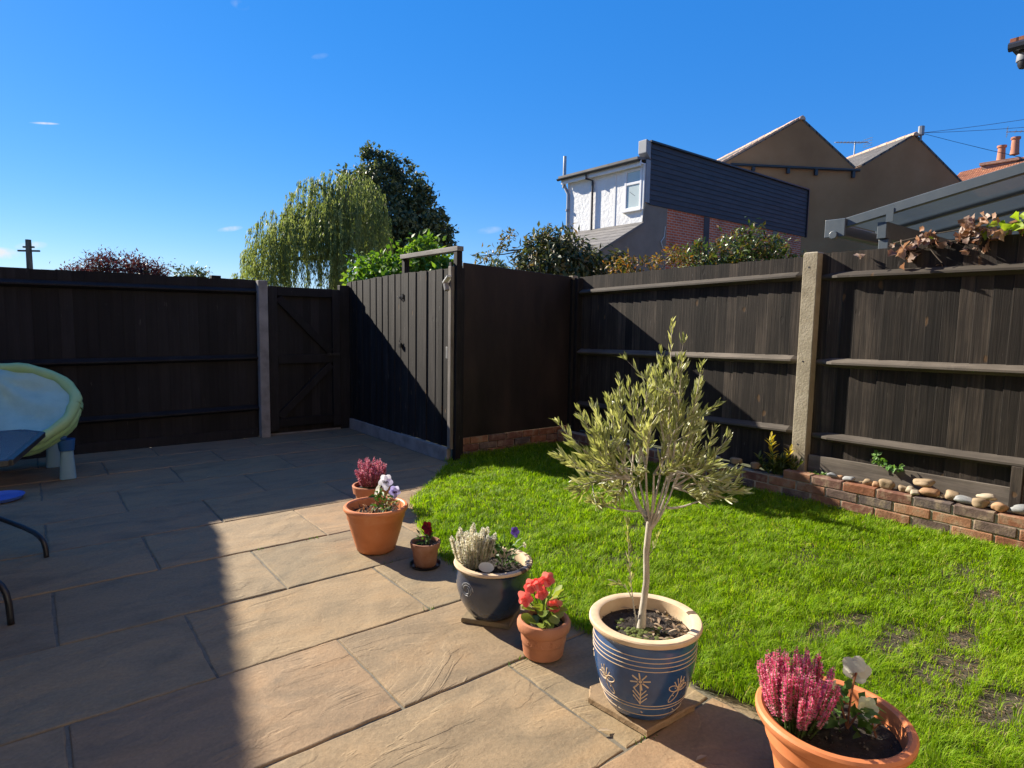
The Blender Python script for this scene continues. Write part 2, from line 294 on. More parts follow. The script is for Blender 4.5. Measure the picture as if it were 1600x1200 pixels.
leafmat('coral_petal', [(.76, .13, .13), (.83, .21, .20), (.86, .34, .30)], .42, tcol=(1.2, .8, .7))
leafmat('cream_petal', [(.56, .54, .46), (.68, .66, .56), (.72, .72, .44)], .35, tcol=(1.05, 1.05, .9))
leafmat('eye_dark', [(.02, .005, .05), (.04, .01, .08)], .1)
leafmat('dry_bit', [(.16, .10, .06), (.30, .21, .13), (.45, .36, .25)], .2, .8)

# ------------------------------------------------------------------ geometry helpers
def V3(a): return np.array(a, float)
class MB:
    """collects faces; build() links them as ONE mesh object (coordinates are world, made local to the parent)"""
    def __init__(s): s.v = []; s.f = []
    def add(s, vs, fs):
        o = len(s.v); s.v += [tuple(map(float, v)) for v in vs]; s.f += [tuple(i+o for i in f) for f in fs]; return s
    def box(s, x0, x1, y0, y1, z0, z1):
        return s.add([(x0, y0, z0), (x1, y0, z0), (x1, y1, z0), (x0, y1, z0), (x0, y0, z1), (x1, y0, z1), (x1, y1, z1), (x0, y1, z1)],
                     [(0, 3, 2, 1), (4, 5, 6, 7), (0, 1, 5, 4), (1, 2, 6, 5), (2, 3, 7, 6), (3, 0, 4, 7)])
    def bar(s, a, b, w, h, upv=(0, 0, 1)):
        """rectangular bar from a to b, w across, h along up"""
        a, b = Vector(a), Vector(b); d = (b-a).normalized(); sd = d.cross(Vector(upv)).normalized(); u = sd.cross(d)
        vs = [p + sd*(sx*w/2) + u*(sy*h/2) for p in (a, b) for sx, sy in ((-1, -1), (1, -1), (1, 1), (-1, 1))]
        return s.add(vs, [(0, 1, 2, 3), (7, 6, 5, 4), (0, 4, 5, 1), (1, 5, 6, 2), (2, 6, 7, 3), (3, 7, 4, 0)])
    def prism(s, poly, off):
        """closed polygon (3D points) extruded by the vector off"""
        n = len(poly); off = Vector(off); p = [Vector(q) for q in poly]
        return s.add(p + [q+off for q in p], [tuple(range(n))[::-1], tuple(range(n, 2*n))] + [(i, (i+1) % n, n+(i+1) % n, n+i) for i in range(n)])
    def tube(s, pts, rad, n=8, cap=True):
        pts = [Vector(p) for p in pts]; m = len(pts)
        if isinstance(rad, (int, float)): rad = [rad]*m
        vs, fs = [], []; ref = Vector((.31, .17, .93)).normalized()
        for i, p in enumerate(pts):
            d = (pts[min(i+1, m-1)] - pts[max(i-1, 0)]).normalized()
            a = d.cross(ref)
            if a.length < .05: a = d.cross(Vector((1, 0, 0)))
            a.normalize(); b = d.cross(a)
            vs += [p + (a*math.cos(2*math.pi*k/n) + b*math.sin(2*math.pi*k/n))*rad[i] for k in range(n)]
        for i in range(m-1):
            for k in range(n): fs.append((i*n+k, i*n+(k+1) % n, (i+1)*n+(k+1) % n, (i+1)*n+k))
        if cap: fs += [tuple(range(n))[::-1], tuple(range((m-1)*n, m*n))]
        return s.add(vs, fs)
    def lathe(s, prof, c, n=56, a0=0., a1=2*math.pi, wob=0.):
        full = abs(a1-a0-2*math.pi) < 1e-6; m = n if full else n+1; vs = []; fs = []
        for r, z in prof:
            for k in range(m):
                t = a0 + (a1-a0)*k/n; w = 1 + wob*math.sin(2*t+1.3)
                vs.append((c[0]+r*w*math.cos(t), c[1]+r*w*math.sin(t), c[2]+z))
        for i in range(len(prof)-1):
            for k in range(n):
                k2 = (k+1) % m; fs.append((i*m+k, i*m+k2, (i+1)*m+k2, (i+1)*m+k))
        return s.add(vs, fs)
    def mesh(s, name):
        me = bpy.data.meshes.new(name); me.from_pydata(s.v, [], s.f); me.update(); return me
    def build(s, name, mat, parent=None, smooth=False, bev=0, kind=None):
        if parent is not None:
            o = wloc(parent); s.v = [(a-o[0], b-o[1], c-o[2]) for a, b, c in s.v]
        return link(name, s.mesh(name), mat, parent, (0, 0, 0), smooth, bev, kind)
def wloc(o):
    v = V3(o.location)
    while o.parent: o = o.parent; v = v + V3(o.location)
    return v
def link(name, me, mat, parent=None, loc=(0, 0, 0), smooth=False, bev=0, kind=None):
    if mat is not None and not me.materials: me.materials.append(MATS[mat])
    if smooth:
        me.polygons.foreach_set('use_smooth', [True]*len(me.polygons))
        if smooth != 'all':
            try: me.set_sharp_from_angle(angle=R_(38))
            except Exception: pass
    o = bpy.data.objects.new(name, me); COL.objects.link(o); o.location = loc
    if parent is not None: o.parent = parent
    if bev:
        b = o.modifiers.new('bevel', 'BEVEL'); b.width = bev; b.segments = 2; b.limit_method = 'ANGLE'; b.angle_limit = R_(40)
    if kind: o['kind'] = kind
    return o
def tag(o, label, cat, group=None):
    o['label'] = label; o['category'] = cat
    if group: o['group'] = group
    return o
def thing(name, label, cat, loc=(0, 0, 0), group=None):
    o = bpy.data.objects.new(name, None); COL.objects.link(o); o.location = loc; o.empty_display_size = .1
    return tag(o, label, cat, group)
def struct(o): o['kind'] = 'structure'; return o
def npmesh(name, V, F, mat, parent=None, rnd=None, smooth=False, kind=None):
    V = np.asarray(V, np.float64); F = np.asarray(F, np.int32)
    if parent is not None: V = V - wloc(parent)
    me = bpy.data.meshes.new(name); n, k = F.shape
    me.vertices.add(len(V)); me.vertices.foreach_set('co', V.ravel())
    me.loops.add(n*k); me.loops.foreach_set('vertex_index', F.ravel())
    me.polygons.add(n); me.polygons.foreach_set('loop_start', np.arange(n, dtype=np.int32)*k)
    me.update(calc_edges=True); me.validate()
    if rnd is not None:
        at = me.attributes.new('rnd', 'FLOAT', 'POINT'); at.data.foreach_set('value', np.asarray(rnd, np.float32))
    return link(name, me, mat, parent, (0, 0, 0), smooth, 0, kind)
TEMPL = {
 'tri': (V3([(0, 0, 0), (.45, -.5, .06), (1, 0, -.05), (.45, .5, .06)]), [(0, 1, 2), (0, 2, 3)]),
 'leaf': (V3([(0, 0, 0), (.42, -.5, .08), (.42, 0, 0), (.42, .5, .08), (1, 0, -.12)]), [(0, 1, 2), (0, 2, 3), (1, 4, 2), (2, 4, 3)]),
 'lance': (V3([(0, 0, 0), (.25, -.38, .05), (.25, 0, 0), (.25, .38, .05), (.62, -.42, .02), (.62, 0, -.03), (.62, .42, .02), (1, 0, -.12)]),
           [(0, 1, 2), (0, 2, 3), (1, 4, 5), (1, 5, 2), (2, 5, 6), (2, 6, 3), (4, 7, 5), (5, 7, 6)]),
 'round': (V3([(0, 0, 0), (.2, -.42, .05), (.2, .42, .05), (.58, -.5, .07), (.58, .5, .07), (.9, -.26, -.02), (.9, .26, -.02), (.5, 0, -.04), (1, 0, -.06)]),
           [(0, 1, 7), (1, 3, 7), (3, 5, 7), (5, 8, 7), (8, 6, 7), (6, 4, 7), (4, 2, 7), (2, 0, 7)]),
 'lobed': (V3([(0, 0, 0), (.05, -.5, .05), (.36, -.40, .10), (.58, -.48, .16), (.76, -.26, .04), (1, 0, -.22), (.76, .26, .04), (.58, .48, .16), (.36, .40, .10), (.05, .42, .12), (.4, 0, -.06)]),
           [(0, 1, 10), (1, 2, 10), (2, 3, 10), (3, 4, 10), (4, 5, 10), (5, 6, 10), (6, 7, 10), (7, 8, 10), (8, 9, 10), (9, 0, 10)]),
}
def unit(a): return a/np.maximum(np.linalg.norm(a, axis=-1, keepdims=True), 1e-9)
def rdir(n): return unit(RNG.normal(size=(n, 3)))
def leaves(P, D, Nn, L, Wd, templ='leaf', rnd=None):
    P = np.asarray(P, float); n = len(P); D = unit(np.asarray(D, float)); Nn = np.asarray(Nn, float)
    Sd = np.cross(D, Nn); bad = np.linalg.norm(Sd, axis=1) < .05
    if bad.any(): Sd[bad] = np.cross(D[bad], rdir(bad.sum()))
    Sd = unit(Sd); N2 = np.cross(Sd, D); tv, tf = TEMPL[templ]; k = len(tv)
    L = np.broadcast_to(L, n)[:, None]; Wd = np.broadcast_to(Wd, n)[:, None]
    V = np.concatenate([(P + D*L*u + Sd*Wd*w + N2*L*q)[:, None, :] for u, w, q in tv], 1).reshape(-1, 3)
    F = (np.arange(n)[:, None, None]*k + np.array(tf)[None]).reshape(-1, 3)
    r = RNG.random(n) if rnd is None else rnd
    return V, F, np.repeat(r, k)
def merge(parts):
    Vs, Fs, Rs, o = [], [], [], 0
    for V, F, r in parts: Vs.append(V); Fs.append(F+o); Rs.append(r); o += len(V)
    return np.concatenate(Vs), np.concatenate(Fs), np.concatenate(Rs)
def bezier(a, b, c, n=8): return [(Vector(a)*(1-t)**2 + Vector(b)*2*t*(1-t) + Vector(c)*t*t) for t in [i/(n-1) for i in range(n)]]

# ================================================================== THE SETTING
g = MB(); g.add([(-400, -400, -.06), (400, -400, -.06), (400, 400, -.06), (-400, 400, -.06)], [(0, 1, 2, 3)])
struct(g.build('ground', 'earth'))

# ---- lawn edge (x of the grass edge for a given y); patio lies on its low-x side
EDGE_Y = [-1.2, -.2, .5, 1.04, 1.3, 1.82, 2.2, 2.6, 3.0, 3.4, 3.88, 4.35, 4.85]
EDGE_X = [2.02, 2.02, 1.99, 1.96, 1.92, 1.87, 1.84, 1.80, 1.82, 1.98, 2.17, 2.62, 3.12]
def edge_x(y): return float(np.interp(y, EDGE_Y, EDGE_X)) + .012*math.sin(9*y) + .008*math.sin(23*y+1)

# ---- patio: mortar bed + riven flags in running bond (each flag a piece)
pb = MB(); pb.box(-3.2, 3.28, -.95, 7.3, -.05, -.006)
patio = struct(pb.build('patio', 'mortar_bed'))
ROWS = [-.66, -.04, .58, 1.19, 1.80, 2.38, 3.0, 3.63, 4.26, 4.87, 5.51, 6.15, 6.72, 7.22]
def flag(x0, x1, y0, y1, i):
    cx, cy = (x0+x1)/2, (y0+y1)/2; hx, hy = (x1-x0)/2, (y1-y0)/2
    rr = random.Random(i*13+5); per = []
    nx, ny = max(4, int(hx*2/.06)), max(4, int(hy*2/.06))
    for k in range(nx): per.append((-hx + 2*hx*k/nx, -hy))
    for k in range(ny): per.append((hx, -hy + 2*hy*k/ny))
    for k in range(nx): per.append((hx - 2*hx*k/nx, hy))
    for k in range(ny): per.append((-hx, hy - 2*hy*k/ny))
    n = len(per); rings = []
    jit = [rr.gauss(0, .0018) for _ in per]; chip = [(.012 if rr.random() < .06 else 0) for _ in per]
    tz = rr.uniform(-.002, .002); tx, ty = rr.uniform(-.004, .004), rr.uniform(-.004, .004)
    for ins, z in ((.0, -.03), (.0, -.006), (.003, -.0015), (.007, 0.0)):
        ring = []
        for (x, y), j, c in zip(per, jit, chip):
            m = max(abs(x)/hx, abs(y)/hy); q = ins + j + (c if ins > .003 else 0)
            ring.append((x*(1-q/hx), y*(1-q/hy), z + tz + tx*x + ty*y))
        rings.append(ring)
    mb = MB(); vs = [p for r in rings for p in r]; fs = []
    for a in range(3):
        for k in range(n): fs.append((a*n+k, a*n+(k+1) % n, (a+1)*n+(k+1) % n, (a+1)*n+k))
    fs.append(tuple(range(3*n, 4*n)))
    mb.add(vs, fs); o = link('paving_flag', mb.mesh('paving_flag'), 'sandstone', patio, (cx, cy, 0), False)
    return o
fi = 0
for r in range(len(ROWS)-1):
    y0, y1 = ROWS[r]+.004, ROWS[r+1]-.004
    off = .05 if r % 2 == 0 else .51          # row 4 (1.80) starts at .05
    for k in range(-4, 4):
        x0, x1 = off + k*.925 + .004 + random.uniform(-.001, .004), off + (k+1)*.925 - .004
        if x1 < -2.9 or x0 > min(3.12, edge_x((y0+y1)/2) + .25): continue
        x0 = max(x0, -3.1); x1 = min(x1, 3.13)
        if x1-x0 < .12: continue
        if r == 3 and k == 1: x1 = 1.49 + .4
        flag(x0, x1, y0, y1, fi); fi += 1

# ---- lawn: uneven soil sheet with grass on it
def inlawn(x, y): return x > edge_x(y) and x < 4.6 and y < 4.97
ny, nx = 90, 44; vs = []; fs = []
def lawn_z(x, y, e): return .012 + .020*min(1, max(0, (x-e)/.25)) + .008*math.sin(3.1*x+1.7*y) + .006*math.sin(5.3*y-2.2*x)
for j in range(ny+1):
    y = -.92 + 5.89*j/ny; e = edge_x(min(y, 4.85)) if y <= 4.85 else 3.15
    for i in range(nx+1):
        x = e + (4.66-e)*i/nx; vs.append((x, y, lawn_z(x, y, e) if i else -.012))
for j in range(ny):
    for i in range(nx): a = j*(nx+1)+i; fs.append((a, a+1, a+nx+2, a+nx+1))
lw = MB(); lw.add(vs, fs); lawn = struct(lw.build('lawn', 'lawn_soil', smooth='all'))
# thin spots of the lawn (worn soil) as soft ellipses: x, y, rx, ry, strength
BARE = [(2.88, 1.12, .18, .06, 1.3), (2.66, 1.14, .18, .06, 1.3), (2.86, .93, .22, .07, 1.4), (2.70, .76, .20, .07, 1.6), (2.76, .67, .18, .05, 1.5), (2.60, .52, .20, .07, 1.6), (3.08, .76, .16, .05, 1.2), (2.28, 1.10, .1, .05, .8), (3.63, .81, .2, .06, 1.2), (3.05, 2.49, .16, .10, 1.0), (2.45, .62, .12, .05, 1.2),
        (2.62, 2.22, .2, .12, .7), (2.3, 2.45, .14, .1, .5), (3.5, 1.6, .25, .1, .4), (2.2, .85, .12, .1, .6), (3.9, .95, .3, .12, .6), (3.6, .55, .3, .15, .8)]
def grass(n, lo, hi, wlo, whi):
    P = []
    while len(P) < n:
        x = RNG.uniform(1.75, 4.6, 4000); y = RNG.uniform(-.6, 4.97, 4000)
        d = np.sqrt(x*x + y*y); keep = RNG.random(4000) < np.clip((2.0/np.maximum(d, 1.2))**1.3, .10, 1)
        ex = np.array([edge_x(min(q, 4.85)) for q in y]) + np.where(y > 4.85, .03, 0)
        keep &= x > ex - .015 + RNG.normal(0, .012, 4000)
        b = np.zeros(4000)
        for bx, by, rx, ry, st in BARE: b = np.maximum(b, st*np.exp(-(((x-bx)/rx)**2 + ((y-by)/ry)**2)))
        b = np.clip(b*(.95 + .55*np.sin(31*x+5*np.sin(11*y))*np.sin(27*y+4*np.sin(13*x))) , 0, .985)
        keep &= RNG.random(4000) > b
        for q in np.nonzero(keep)[0]: P.append((x[q], y[q], .0))
    P = np.array(P[:n]); e = np.array([edge_x(min(q, 4.85)) for q in P[:, 1]])
    P[:, 2] = [lawn_z(a, b_, c) - .004 for (a, b_, _), c in zip(P, e)]
    tuft = .5 + .5*np.sin(7.3*P[:, 0]+2*np.sin(5*P[:, 1]))*np.sin(6.1*P[:, 1]+1.5*np.sin(4.2*P[:, 0]))
    d = np.linalg.norm(P[:, :2], axis=1)
    L = (lo + (hi-lo)*RNG.random(n)**1.3)*(.72+.5*tuft); Wd = (wlo+(whi-wlo)*RNG.random(n))*np.clip(d/2.0, .8, 2.4)
    cell = .055; ci = np.floor(P[:, 0]/cell + .35*np.sin(P[:, 1]*21)).astype(int); cj = np.floor(P[:, 1]/cell + .35*np.sin(P[:, 0]*19)).astype(int)
    hsh = np.sin(ci*127.1 + cj*311.7)*43758.5453; hsh = hsh - np.floor(hsh); h2 = np.sin(ci*269.5 + cj*183.3)*43758.5453; h2 = h2 - np.floor(h2)
    L = L*(.72 + .38*h2**1.4); az = hsh*2*np.pi + RNG.normal(0, 1.1, n); lean = np.clip(RNG.uniform(.15, 1.0, n) + .3*h2, .1, 1.25)
    H = np.stack([np.cos(az), np.sin(az), np.zeros(n)], 1); comb = np.array([.35, -.5, 0])*.9
    H = unit(H + comb*tuft[:, None]); up_ = np.array([0, 0, 1.])
    Sd = np.cross(H, up_)
    p1 = P + up_*(L*.55)[:, None] + H*(L*lean*.22)[:, None]
    p2 = P + up_*(L*(1-.28*lean))[:, None] + H*(L*lean*.85)[:, None]
    w = Wd[:, None]/2
    V = np.stack([P-Sd*w, P+Sd*w, p1-Sd*w*.8, p1+Sd*w*.8, p2], 1).reshape(-1, 3)
    F = (np.arange(n)[:, None, None]*5 + np.array([(0, 1, 3), (0, 3, 2), (2, 3, 4)])[None]).reshape(-1, 3)
    lowf = .5+.5*np.sin(2.3*P[:, 0]+1.1*np.sin(3.1*P[:, 1]))*np.sin(2.9*P[:, 1]+.9*np.sin(2.2*P[:, 0])); r = np.clip(-.04 + .55*RNG.random(n) + .10*(1-tuft)*RNG.random(n) + .16*lowf + .08*(hsh-.3), 0, .8); dry = RNG.random(n) < .035; r[dry] = RNG.uniform(.8, 1, dry.sum())
    return V, F, np.repeat(r, 5)
gv = merge([grass(270000, .022, .066, .0013, .0025), grass(30000, .012, .03, .0015, .0026)])
go = npmesh('grass', *gv[:2], 'grass_blade', None, gv[2], kind='stuff'); go['label'] = 'short bright green grass of the sunlit lawn'; go['category'] = 'grass'
# clippings and dry litter on the thin spots
n = 2600; P = []
while len(P) < n:
    bx, by, rx, ry, st = BARE[random.randrange(len(BARE))]; x, y = random.gauss(bx, rx*.8), random.gauss(by, ry*.8)
    if inlawn(x, y): P.append((x, y, lawn_z(x, y, edge_x(y)) + .004))
P = np.array(P); D = rdir(n); D[:, 2] *= .15; lv = leaves(P, D, np.tile([0, 0, 1.], (n, 1)), RNG.uniform(.012, .035, n), RNG.uniform(.002, .004, n), 'tri')
lt = npmesh('lawn_litter', *lv[:2], 'dry_bit', None, lv[2], kind='stuff'); lt['label'] = 'dry clippings lying on worn spots of the lawn'; lt['category'] = 'clippings'

# ================================================================== FENCES
def board_mesh(name, w, th0, th1, h, axis='y', bow=0):
    """feather-edge board, height h (local z from 0), width w along the axis, thickness th0 -> th1 towards the viewer side"""
    mb = MB(); c = .0015
    sec = [(-w/2, 0), (-w/2, th0-c), (-w/2+c, th0), (w/2-c, th1), (w/2, th1-c), (w/2, 0)]
    zs = [0, h*.33, h*.66, h]
    vs = []
    for i, z in enumerate(zs):
        for a, t in sec:
            tt = t + (bow*math.sin(math.pi*z/h))
            vs.append((-tt, a, z) if axis == 'y' else (a, -tt, z))
    m = len(sec); fs = []
    for i in range(len(zs)-1):
        for k in range(m): fs.append((i*m+k, i*m+(k+1) % m, (i+1)*m+(k+1) % m, (i+1)*m+k))
    fs += [tuple(range(m))[::-1], tuple(range((len(zs)-1)*m, len(zs)*m))]
    mb.add(vs, fs); return mb.mesh(name)
def recalc(me):
    bm = bmesh.new(); bm.from_mesh(me); bmesh.ops.recalc_face_normals(bm, faces=bm.faces); bm.to_mesh(me); bm.free(); return me
def put_board(me, mat, parent, loc, hscale=1., rot=0., name='board', wscale=1.):
    if not me.materials: me.materials.append(MATS[mat])
    o = bpy.data.objects.new(name, me); COL.objects.link(o); o.parent = parent
    p = wloc(parent); o.location = (loc[0]-p[0], loc[1]-p[1], loc[2]-p[2]); o.scale = (1, wscale, hscale) if True else 1
    o.rotation_euler = (rot, 0, 0); return o
def arris(mb, a, b, hh, dep, out, taper0=.0, taper1=.0):
    """triangular rail from a to b; back is vertical (height 2*hh), front edge stands out by dep along out"""
    a, b, out = Vector(a), Vector(b), Vector(out); d = (b-a); L = d.length; d.normalize(); up_ = Vector((0, 0, 1))
    st = [(0, taper0 > 0), (taper0, False), (L-taper1, False), (L, taper1 > 0)]
    vs = []
    for t, tp in st:
        p = a + d*t; k = .12 if tp else 1
        vs += [p - up_*hh*(.5 if tp else 1), p + up_*hh*(.5 if tp else 1), p + out*dep*k + up_*.004, p + out*dep*k - up_*.010]
    fs = [(0, 1, 2, 3)]
    for i in range(3):
        o = i*4
        for k in range(4): fs.append((o+k, o+(k+1) % 4, o+4+(k+1) % 4, o+4+k))
    fs.append((12, 15, 14, 13)); mb.add(vs, fs); return mb

# ---- right fence: two bays of feather-edge boards on arris rails, sunlit, concrete post between
XB = 4.875
fence_r = thing('feather_edge_fence', 'sunlit dark stained feather edge fence with three rails behind the raised brick bed', 'fence', (4.85, 2.4, 0))
bms = [recalc(board_mesh('fence_board', .125, .006, .014, 1.0, 'y', .0)) for _ in range(1)]
def topz(y): return 1.865 + (4.95-y)*.0145 if y > 2.36 else 1.913 + (2.25-y)*.0255
y = 4.93; k = 0
while y > -.85:
    yc = y-.05
    if not (2.27 < yc < 2.43):
        z0 = .16; h = topz(yc) + random.uniform(-.006, .004) - z0
        put_board(bms[0], 'stain_lit_tone', fence_r, (XB + random.uniform(-.004, .004), yc, z0), h, random.uniform(-.004, .004), 'board')
    y -= random.uniform(.088, .104); k += 1
for (ya, yb, za, zb) in ((4.93, 2.415, 1.69, 1.752), (4.93, 2.415, 1.036, 1.088), (4.93, 2.415, .452, .515),
                         (2.285, -.85, 1.733, 1.727), (2.285, -.85, 1.078, 1.124), (2.285, -.85, .500, .545)):
    m = MB(); arris(m, (XB-.012, ya, za), (XB-.012, yb, zb), .036, .058, (-1, 0, 0), taper0=.14 if ya < 3 else .04, taper1=.05)
    o = m.build('rail', 'rail_wood', fence_r); recalc(o.data)
m = MB(); pz = 1.927
m.prism([(4.79, 2.290, .0), (4.79, 2.405, .0), (4.90, 2.405, .0), (4.90, 2.290, .0)], (0, 0, pz-.012))
m.add([(4.79, 2.290, pz-.012), (4.79, 2.405, pz-.012), (4.90, 2.405, pz-.012), (4.90, 2.290, pz-.012), (4.80, 2.300, pz), (4.80, 2.395, pz), (4.89, 2.395, pz), (4.89, 2.30, pz)],
      [(0, 4, 5, 1), (1, 5, 6, 2), (2, 6, 7, 3), (3, 7, 4, 0), (4, 7, 6, 5)])
post = m.build('concrete_post', 'concrete', fence_r, bev=.006)
for z in (.42, 1.08, 1.81):
    m = MB(); m.lathe([(0, 0), (.007, 0)], (0, 0, 0), 10); m.v = [(4.7885, 2.355+a, z+b) for a, b, c in m.v]; m.build('bolt_hole', 'gutter_black', post)
m = MB(); m.bar((4.835, 2.28, .275), (4.835, -.88, .31), .024, .145); m.build('gravel_board', 'rail_wood', fence_r, bev=.002)
m = MB(); m.box(4.795, 4.835, .945, 1.005, .16, .505); m.build('stub_post', 'stain_lit_tone', fence_r, bev=.003)
m = MB(); m.box(4.80, 4.90, 4.90, 4.955, .1, 1.85); m.build('end_post', 'stain_shaded_tone', fence_r, bev=.003)

# ---- left fence in the shade
fence_l = thing('shaded_fence', 'dark shaded feather edge fence with concrete post left of the braced gate', 'fence', (0, 7.2, 0))
bml = recalc(board_mesh('shaded_board', .125, .006, .014, 1.0, 'x')); x = -3.3
while x < 2.10:
    o = put_board(bml, 'stain_shaded_tone', fence_l, (x, 7.24, .02), 1.742 + random.uniform(-.006, .006) + .004*x, 0, 'board'); o.scale = (1, 1, o.scale[2])
    x += random.uniform(.09, .106)
for z in (1.62, .885, .315):
    m = MB(); arris(m, (-3.3, 7.222, z-.02), (2.06, 7.222, z+.022), .035, .055, (0, -1, 0)); o = m.build('rail', 'stain_shaded_tone', fence_l); recalc(o.data)
m = MB(); m.box(2.055, 2.155, 7.10, 7.20, 0, 1.765); post = m.build('concrete_post', 'concrete_grey', fence_l, bev=.008)
m = MB(); m.box(1.62, 1.715, 7.27, 7.36, 0, 1.80); m.build('rear_post', 'stain_shaded_tone', fence_l, bev=.004)
m = MB(); m.box(-3.3, 2.05, 7.20, 7.224, 0, .10); m.build('gravel_board', 'stain_shaded_tone', fence_l)

# ---- braced gate in the shade
gate = thing('braced_gate', 'dark wooden gate with diagonal braces in the shaded corner', 'gate', (2.6, 7.2, 0))
x = 2.235
while x < 3.03:
    o = put_board(bml, 'stain_shaded_tone', gate, (x, 7.255, .015), 1.695, 0, 'board'); x += .098
for a, b, w in (((2.235, 7.215, .05), (2.235, 7.215, 1.715), .10), ((2.985, 7.215, .05), (2.985, 7.215, 1.705), .095)):
    m = MB(); m.bar(a, b, w, .04, (0, 1, 0)); m.build('stile', 'stain_shaded_tone', gate, bev=.003)
for z in (1.66, .88, .14):
    m = MB(); m.bar((2.287, 7.217, z), (2.936, 7.217, z), .04, .10); m.build('cross_rail', 'stain_shaded_tone', gate, bev=.003)
m = MB(); m.bar((2.30, 7.219, 1.585), (2.92, 7.219, .955), .036, .085); m.build('brace', 'stain_shaded_tone', gate, bev=.003)
m = MB(); m.bar((2.30, 7.219, .215), (2.92, 7.219, .805), .036, .085); m.build('brace', 'stain_shaded_tone', gate, bev=.003)
m = MB(); m.bar((2.86, 7.185, .93), (3.02, 7.185, .93), .014, .03); m.tube([(2.9, 7.18, .93), (2.9, 7.15, .93)], .008, 6); m.build('slide_bolt', 'black_metal', gate)
m = MB(); m.box(3.045, 3.165, 7.225, 7.30, 0, 1.765); gp = m.build('gate_post', 'stain_shaded_tone', None, bev=.004)
tag(gp, 'dark square post where the braced gate meets the side fence', 'post')

m = MB(); m.box(2.06, 2.20, 7.262, 7.29, 0, 1.73); m.build('light_gap_strip', 'stain_shaded_tone', gate)  # added strip: closes the slit where sun leaked between post and gate
m = MB(); m.box(2.16, 3.04, 7.23, 7.30, -.02, .016); tag(m.build('light_stop_sill', 'concrete_grey', None), 'added low concrete threshold stopping light under the braced gate', 'threshold')  # added to block the light coming under the gate
# ---- side fence run (x = 3.16): fixed boards, concrete gravel board, then the tall gate with its over-frame
side = thing('side_fence', 'half sunlit upright board fence above a concrete gravel board beside the shaded gate', 'fence', (3.18, 6.6, 0))
bm3 = recalc(board_mesh('side_board', .150, .012, .012, 1.0, 'y')); ys = 7.32
i = 0
while ys > 5.95:
    w = [.55, .42, .6, .38, .62, .45, .85, .5, .66, .4][i % 10]; wd = .150*w; yc = ys-wd/2
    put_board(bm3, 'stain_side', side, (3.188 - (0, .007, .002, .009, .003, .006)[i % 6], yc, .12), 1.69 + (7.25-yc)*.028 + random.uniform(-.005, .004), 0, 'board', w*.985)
    ys -= wd; i += 1
gy = ys
m = MB(); m.box(3.150, 3.20, 4.955, 7.22, -.01, .125); m.build('gravel_board', 'concrete_grey', side, bev=.006)
tall = thing('tall_gate', 'sunlit upright board gate with latch and grey timber frame rising above it', 'gate', (3.18, 5.4, 0))
ys = gy-.012; i = 0
while ys > 4.99:
    w = [.45, .62, .4, .66, .5, .36, .6, .46, .64, .42][i % 10]; wd = .150*w; yc = ys-wd/2
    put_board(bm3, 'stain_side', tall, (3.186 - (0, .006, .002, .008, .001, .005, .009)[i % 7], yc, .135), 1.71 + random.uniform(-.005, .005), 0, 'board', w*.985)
    ys -= wd; i += 1
m = MB(); m.box(3.205, 3.265, gy-.03, gy+.03, 0, 2.0); m.build('frame_post', 'stain_side', tall, bev=.003)
m = MB(); m.box(3.185, 3.255, 4.85, gy+.035, 2.0, 2.045); m.build('frame_top', 'grey_bar', tall, bev=.003)
m = MB(); m.box(3.19, 3.25, 4.862, 4.922, 0, 1.999); m.build('frame_post', 'stain_side', tall, bev=.003)
m = MB(); m.box(3.150, 3.188, 4.90, 4.95, .125, 1.86); m.build('edge_strip', 'grey_wood', tall, bev=.003)
m = MB(); m.tube([(3.165, gy+.035, 1.60), (3.150, gy+.015, 1.595), (3.155, gy-.01, 1.585), (3.150, gy-.035, 1.60), (3.165, gy-.06, 1.595)], .0055, 6)
m.box(3.158, 3.169, gy-.075, gy-.05, 1.57, 1.63); m.build('hook_latch', 'black_metal', tall)
m = MB(); m.box(3.145, 3.168, gy-.045, gy-.005, 1.06, 1.11); m.tube([(3.155, gy-.012, 1.108), (3.155, gy-.012, 1.135), (3.155, gy-.025, 1.145), (3.155, gy-.038, 1.135), (3.155, gy-.038, 1.108)], .004, 6)
m.build('padlock', 'black_metal', tall, bev=.003)
for z in (1.05, ):
    m = MB(); m.box(3.150, 3.158, 4.953, 4.985, z-.055, z+.055); m.build('hinge', 'galv_metal', tall, bev=.001)
m = MB(); m.box(3.165, 3.185, 4.925, 4.96, 1.72, 1.90); m.build('cable_strip', 'black_metal', tall)
lamp = thing('sensor_light', 'small weathered sensor light bracket on the tall gate post', 'light', (3.15, 4.90, 1.66))
m = MB(); m.prism([(3.145, 4.965, 1.695), (3.145, 4.965, 1.715), (3.145, 4.885, 1.775), (3.145, 4.885, 1.755)], (-.05, 0, 0)); m.build('hood', 'white_plastic', lamp, bev=.003)
m = MB(); m.prism([(3.14, 4.955, 1.69), (3.14, 4.925, 1.705), (3.14, 4.905, 1.64), (3.14, 4.93, 1.625)], (-.045, 0, 0)); m.build('head', 'concrete_grey', lamp, bev=.004)

